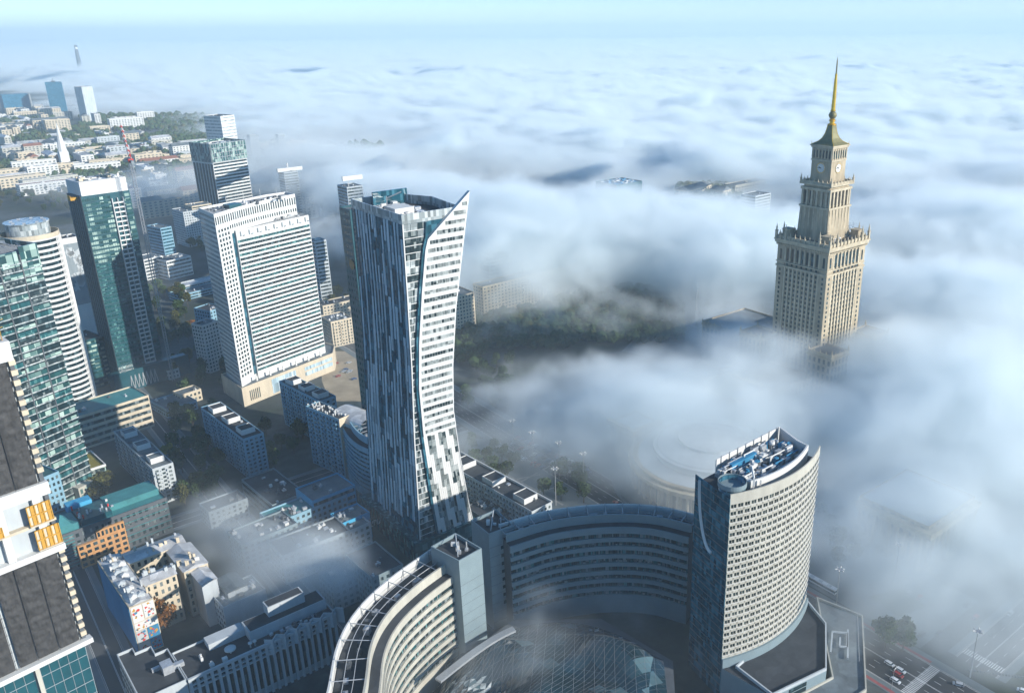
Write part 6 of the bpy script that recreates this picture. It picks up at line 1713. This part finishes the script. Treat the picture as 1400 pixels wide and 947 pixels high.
# bollard row on the lower right pavement
bo = None
for k in range(18):
    p = un(1324+k*4.3, 916+k*.6).xy
    mb = MB(); mb.lathe([(.5, 0), (.5, .8), (.3, 1.0)], 8)
    if bo is None: bo = mb.build('bollard', 'darkgrey'); tag(bo, 'dark bollard in the row on the pavement at the lower right', 'bollard', 'bollards on the lower right pavement'); bo.location = (*p, 0)
    else: c = bo.copy(); col.objects.link(c); c.location = (*p, 0)
# ------------------------------------------------------------------ where the fog lies (seen at px, py, height; radii; strength)
FOG_K = 0.065; FAR_K = 0.07
NEAR_FOG = [
 (520,262,55,130,130,38,1.1,0),(640,300,58,120,110,45,1.2,0),(710,332,52,110,100,42,1.2,0),(800,322,50,120,100,38,1.2,0),
 (880,316,48,105,90,36,1.05,0),(960,336,46,110,95,36,1.1,0),(1030,352,45,90,90,38,1.1,0),(650,372,32,70,60,26,.75,0),(450,330,40,60,60,28,.5,0),
 (1280,300,36,160,150,36,1.25,0),(1390,330,38,150,150,38,1.25,0),(1300,420,34,75,80,34,1.15,0),(1375,450,36,110,110,36,1.25,0),
 (1325,540,30,65,70,30,1.1,0),(1395,580,32,85,85,34,1.15,0),(1250,620,24,60,60,24,.85,0),(1345,680,22,70,60,24,.85,0),(1395,780,20,60,50,22,.52,0),(1290,780,14,60,50,14,.4,0),
 (1120,590,14,56,36,17,.55,0),(1065,490,24,46,34,15,.75,0),(1075,490,34,40,30,12,.5,0),(1010,470,26,50,40,18,.6,0),(1040,540,24,56,50,20,.55,0),(1240,520,30,42,46,28,.9,0),(1075,470,52,34,26,14,.6,0),(1175,400,30,40,60,26,.4,0),
 (925,555,34,70,50,26,1.05,0),(860,525,28,75,50,22,.78,0),(765,515,25,70,45,18,.55,0),(1000,600,24,60,40,20,.85,0),(1060,600,20,50,40,18,.6,0),(790,585,12,80,45,14,.38,0),
 (800,870,28,60,45,14,.5,0),(720,630,10,90,60,12,.3,0),(860,640,12,70,60,14,.4,0),(720,745,44,40,25,10,.35,0),
 (300,720,16,34,30,13,.5,0),(330,740,18,18,16,10,.45,0),(400,742,24,18,16,11,.45,0),(455,755,24,16,14,10,.5,0),(290,690,18,24,22,12,.5,0),(520,800,30,14,14,9,.45,0),(370,760,20,28,26,13,.65,0),(440,772,22,28,22,12,.75,0),(485,790,22,20,18,10,.6,0),
 (1200,800,10,80,60,13,.32,0),(1150,700,14,50,50,16,.48,0),(1290,880,8,60,50,12,.25,0),(1370,900,10,40,40,14,.3,0),(790,435,18,170,60,20,.4,0),(660,520,14,60,90,16,.36,0),(985,450,20,90,50,18,.5,0),(960,622,22,60,42,17,.62,0),(1270,715,16,55,45,17,.55,0),(1196,480,38,30,28,16,.8,0),(1035,470,38,30,26,13,.6,0),(1028,468,36,38,28,16,.6,0),(1330,820,10,60,50,14,.4,0),(250,640,10,50,50,14,.42,0),(330,830,14,40,30,12,.45,0),(420,700,10,50,40,14,.45,0),(150,700,10,40,30,10,.35,0),(620,900,26,40,30,10,.4,0),(560,640,12,40,60,14,.4,0)]
MID_FOG = [(225,258,35,150,120,30,1.0,0),(150,285,25,90,70,22,.6,0),(340,290,35,110,100,30,.6,0),(430,262,40,150,120,34,.8,0),(480,225,50,220,160,40,.9,0),(60,250,40,60,60,25,.5,0),
 (380,200,50,200,160,36,.7,0)]
# ------------------------------------------------------------------ fog, haze
def vol_material(name, color, dens, aniso=0.0, attr=True):
    m = bpy.data.materials.new(name); m.use_nodes = True
    n = m.node_tree; n.nodes.clear()
    out = n.nodes.new('ShaderNodeOutputMaterial'); pv = n.nodes.new('ShaderNodeVolumePrincipled')
    pv.inputs['Color'].default_value = (*color, 1)
    pv.inputs['Density'].default_value = dens
    pv.inputs['Anisotropy'].default_value = aniso
    pv.inputs['Density Attribute'].default_value = 'density' if attr else ''
    n.links.new(pv.outputs[0], out.inputs['Volume'])
    return m

class Field:
    """builds a density field out of maths nodes"""
    def __init__(s, name):
        s.t = bpy.data.node_groups.new(name, 'GeometryNodeTree')
        s.t.interface.new_socket('Geometry', in_out='OUTPUT', socket_type='NodeSocketGeometry')
        s.pos = s.t.nodes.new('GeometryNodeInputPosition').outputs[0]
        sep = s.t.nodes.new('ShaderNodeSeparateXYZ'); s.t.links.new(s.pos, sep.inputs[0])
        s.x, s.y, s.z = sep.outputs
    def _in(s, sock, v):
        if isinstance(v, (int, float)): sock.default_value = v
        elif isinstance(v, (tuple, Vector)): sock.default_value = tuple(v)
        else: s.t.links.new(v, sock)
    def m(s, op, a, b=0.0, c=0.0, clamp=False):
        n = s.t.nodes.new('ShaderNodeMath'); n.operation = op; n.use_clamp = clamp
        s._in(n.inputs[0], a); s._in(n.inputs[1], b)
        if op in ('MULTIPLY_ADD', 'SMOOTH_MIN', 'SMOOTH_MAX'): s._in(n.inputs[2], c)
        return n.outputs[0]
    def vm(s, op, a, b):
        n = s.t.nodes.new('ShaderNodeVectorMath'); n.operation = op
        s._in(n.inputs[0], a); s._in(n.inputs[1], b)
        return n.outputs['Value'] if op in ('LENGTH', 'DOT_PRODUCT') else n.outputs[0]
    def noise(s, scale, detail=4.0, rough=0.55, offset=(0, 0, 0), vec=None, distortion=0.0):
        n = s.t.nodes.new('ShaderNodeTexNoise'); n.noise_dimensions = '3D'
        v = s.vm('MULTIPLY', vec or s.pos, (scale if isinstance(scale, tuple) else (scale,)*3))
        v = s.vm('ADD', v, offset)
        s._in(n.inputs['Vector'], v); n.inputs['Scale'].default_value = 1.0
        n.inputs['Detail'].default_value = detail; n.inputs['Roughness'].default_value = rough
        n.inputs['Distortion'].default_value = distortion
        return n.outputs['Fac'] if 'Fac' in n.outputs else n.outputs[0]
    def ramp(s, v, a, b, c=0.0, d=1.0, smooth=True):
        n = s.t.nodes.new('ShaderNodeMapRange'); n.interpolation_type = 'SMOOTHSTEP' if smooth else 'LINEAR'
        s._in(n.inputs[0], v)
        for i, q in enumerate((a, b, c, d)): s._in(n.inputs[i+1], q)
        return n.outputs[0]
    def blob(s, c, r, amp, rot=0.0, vec=None):
        d = s.vm('SUBTRACT', vec or s.pos, tuple(c))
        if rot:
            n = s.t.nodes.new('ShaderNodeVectorRotate'); n.rotation_type = 'Z_AXIS'
            s._in(n.inputs['Vector'], d); n.inputs['Angle'].default_value = -R(rot); d = n.outputs[0]
        d = s.vm('MULTIPLY', d, tuple(1.0/q for q in r))
        q = s.vm('DOT_PRODUCT', d, d)
        return s.m('MULTIPLY', s.m('EXPONENT', s.m('MULTIPLY', q, -1.0)), amp)
    def add(s, *vs):
        o = vs[0]
        for v in vs[1:]: o = s.m('ADD', o, v)
        return o
    def finish(s, dens, lo, hi, res, mat, name):
        vc = s.t.nodes.new('GeometryNodeVolumeCube')
        s._in(vc.inputs['Density'], dens); vc.inputs['Background'].default_value = 0.0
        vc.inputs['Min'].default_value = lo; vc.inputs['Max'].default_value = hi
        for i, k in enumerate(('X', 'Y', 'Z')): vc.inputs['Resolution '+k].default_value = res[i]
        sm = s.t.nodes.new('GeometryNodeSetMaterial'); sm.inputs['Material'].default_value = mat
        go = s.t.nodes.new('NodeGroupOutput')
        s.t.links.new(vc.outputs[0], sm.inputs['Geometry']); s.t.links.new(sm.outputs[0], go.inputs[0])
        vd = bpy.data.volumes.new(name); o = bpy.data.objects.new(name, vd); col.objects.link(o)
        vd.materials.append(mat)
        o.modifiers.new('field', 'NODES').node_group = s.t
        o['kind'] = 'stuff'
        return o

FOG = vol_material('fog vapour', (0.935, 0.982, 0.992), 1.0)
def blob_sum(f, lst):
    out = []
    for (px, py, z, rx, ry, rz, amp, rot) in lst:
        c = un(px, py, z); out.append(f.blob((c.x, c.y, z), (rx, ry, rz), amp, rot))
    return f.add(*out)
f = Field('near fog')
n_big = f.noise(1/230.0, 2.0, 0.5, (3.1, 1.7, 0.4))
n_mid = f.noise((1/75.0, 1/75.0, 1/50.0), 5.0, 0.6, (0, 0, 0), distortion=0.8)
warp = f.m('MULTIPLY', f.m('SUBTRACT', n_mid, 0.5), 2.0)
cov = f.m('MINIMUM', blob_sum(f, NEAR_FOG), 1.25)
n_fin = f.noise((1/30.0, 1/30.0, 1/24.0), 4.0, 0.62, (4, 1, 9), distortion=1.0)
d = f.add(cov, f.m('MULTIPLY', warp, 1.05), f.m('MULTIPLY', f.m('SUBTRACT', n_big, 0.5), 0.6), f.m('MULTIPLY', f.m('SUBTRACT', n_fin, 0.5), 1.15))
d = f.m('MAXIMUM', f.m('SUBTRACT', d, 0.45), 0.0)
d = f.m('MULTIPLY', f.m('POWER', d, 1.2), f.ramp(cov, 0.08, 0.35))
d = f.m('MULTIPLY', d, f.ramp(f.y, 1500.0, 1700.0, 1.0, 0.0))
d = f.m('MULTIPLY', d, FOG_K)
d = f.m('ADD', d, f.m('MULTIPLY', f.ramp(f.z, 6.0, 55.0, 1.0, 0.0), f.m('MULTIPLY', f.ramp(n_big, .3, .7, .4, 1.5), 0.0011)))  # thin ground mist, added to lift the shadows in the streets
f.finish(d, (-700, 200, 0.5), (900, 1700, 140), (380, 360, 36), FOG, 'fog')

def sea(name, lo, hi, res, y0, y1, y2, y3, blobs=None, k=1.0):
    g = Field(name)
    gb = g.noise((1/1100.0, 1/900.0, 1/500.0), 2.0, 0.5, (1.3, 0.2, 0))
    gm = g.noise((1/430.0, 1/330.0, 1/250.0), 5.0, 0.55, (5, 2, 0), distortion=0.5)
    gs = g.noise((1/120.0, 1/100.0, 1/80.0), 3.0, 0.55, (2, 7, 0))
    gl = g.noise((1/1900.0, 1/1500.0, 1/900.0), 2.0, 0.5, (7, 3, 1))
    top = g.add(g.m('MULTIPLY', gb, 60.0), g.m('MULTIPLY', g.m('ABSOLUTE', g.m('SUBTRACT', gm, 0.5)), g.ramp(gl, .3, .7, 100.0, 260.0)), g.m('MULTIPLY', g.m('ABSOLUTE', g.m('SUBTRACT', gs, 0.5)), 110.0), 4.0)
    edge = g.ramp(g.add(g.y, g.m('MULTIPLY', g.x, 1.1), g.m('MULTIPLY', gm, 900.0), g.m('MULTIPLY', gb, 900.0)), 1750.0, 2900.0)
    top = g.m('MULTIPLY', top, edge)
    d = g.ramp(g.m('SUBTRACT', top, g.z), -6.0, 25.0)
    d = g.m('MULTIPLY', d, edge)
    if blobs:
        cov = blob_sum(g, blobs)
        e = g.m('MAXIMUM', g.m('SUBTRACT', g.add(cov, g.m('MULTIPLY', g.m('SUBTRACT', gs, .5), 1.5)), 0.4), 0.0)
        e = g.m('MULTIPLY', e, g.ramp(cov, .08, .35)); d = g.m('ADD', d, g.m('MULTIPLY', e, 0.5))
    w = g.m('MULTIPLY', g.ramp(g.y, y0, y1, smooth=False), g.ramp(g.y, y2, y3, 1.0, 0.0, smooth=False))
    d = g.m('MULTIPLY', d, g.m('MULTIPLY', w, FAR_K*k))
    o = g.finish(d, lo, hi, res, FOG, 'fog')
sea('middle fog sea', (-3600, 1200, 1), (3400, 5200, 150), (350, 200, 25), 1200, 1500, 4800, 5200, MID_FOG)
sea('far fog sea', (-13000, 4800, 2), (13000, 22000, 152), (325, 240, 15), 4800, 5200, 21000, 22000, k=0.6)

def haze_box(lo, hi, color, dens):
    me = bpy.data.meshes.new('haze'); bm = bmesh.new()
    bmesh.ops.create_cube(bm, size=1.0, matrix=Matrix.Translation((Vector(lo)+Vector(hi))/2) @ Matrix.Diagonal((*(Vector(hi)-Vector(lo)), 1)))
    bm.to_mesh(me); bm.free()
    me.materials.append(vol_material('haze air', color, dens, 0.0, False))
    o = bpy.data.objects.new('haze', me); col.objects.link(o); o['kind'] = 'stuff'
    return o
haze_box((-26000,-700,-1.5),(26000,40000,420),(0.70,0.86,0.94),1.2e-4)
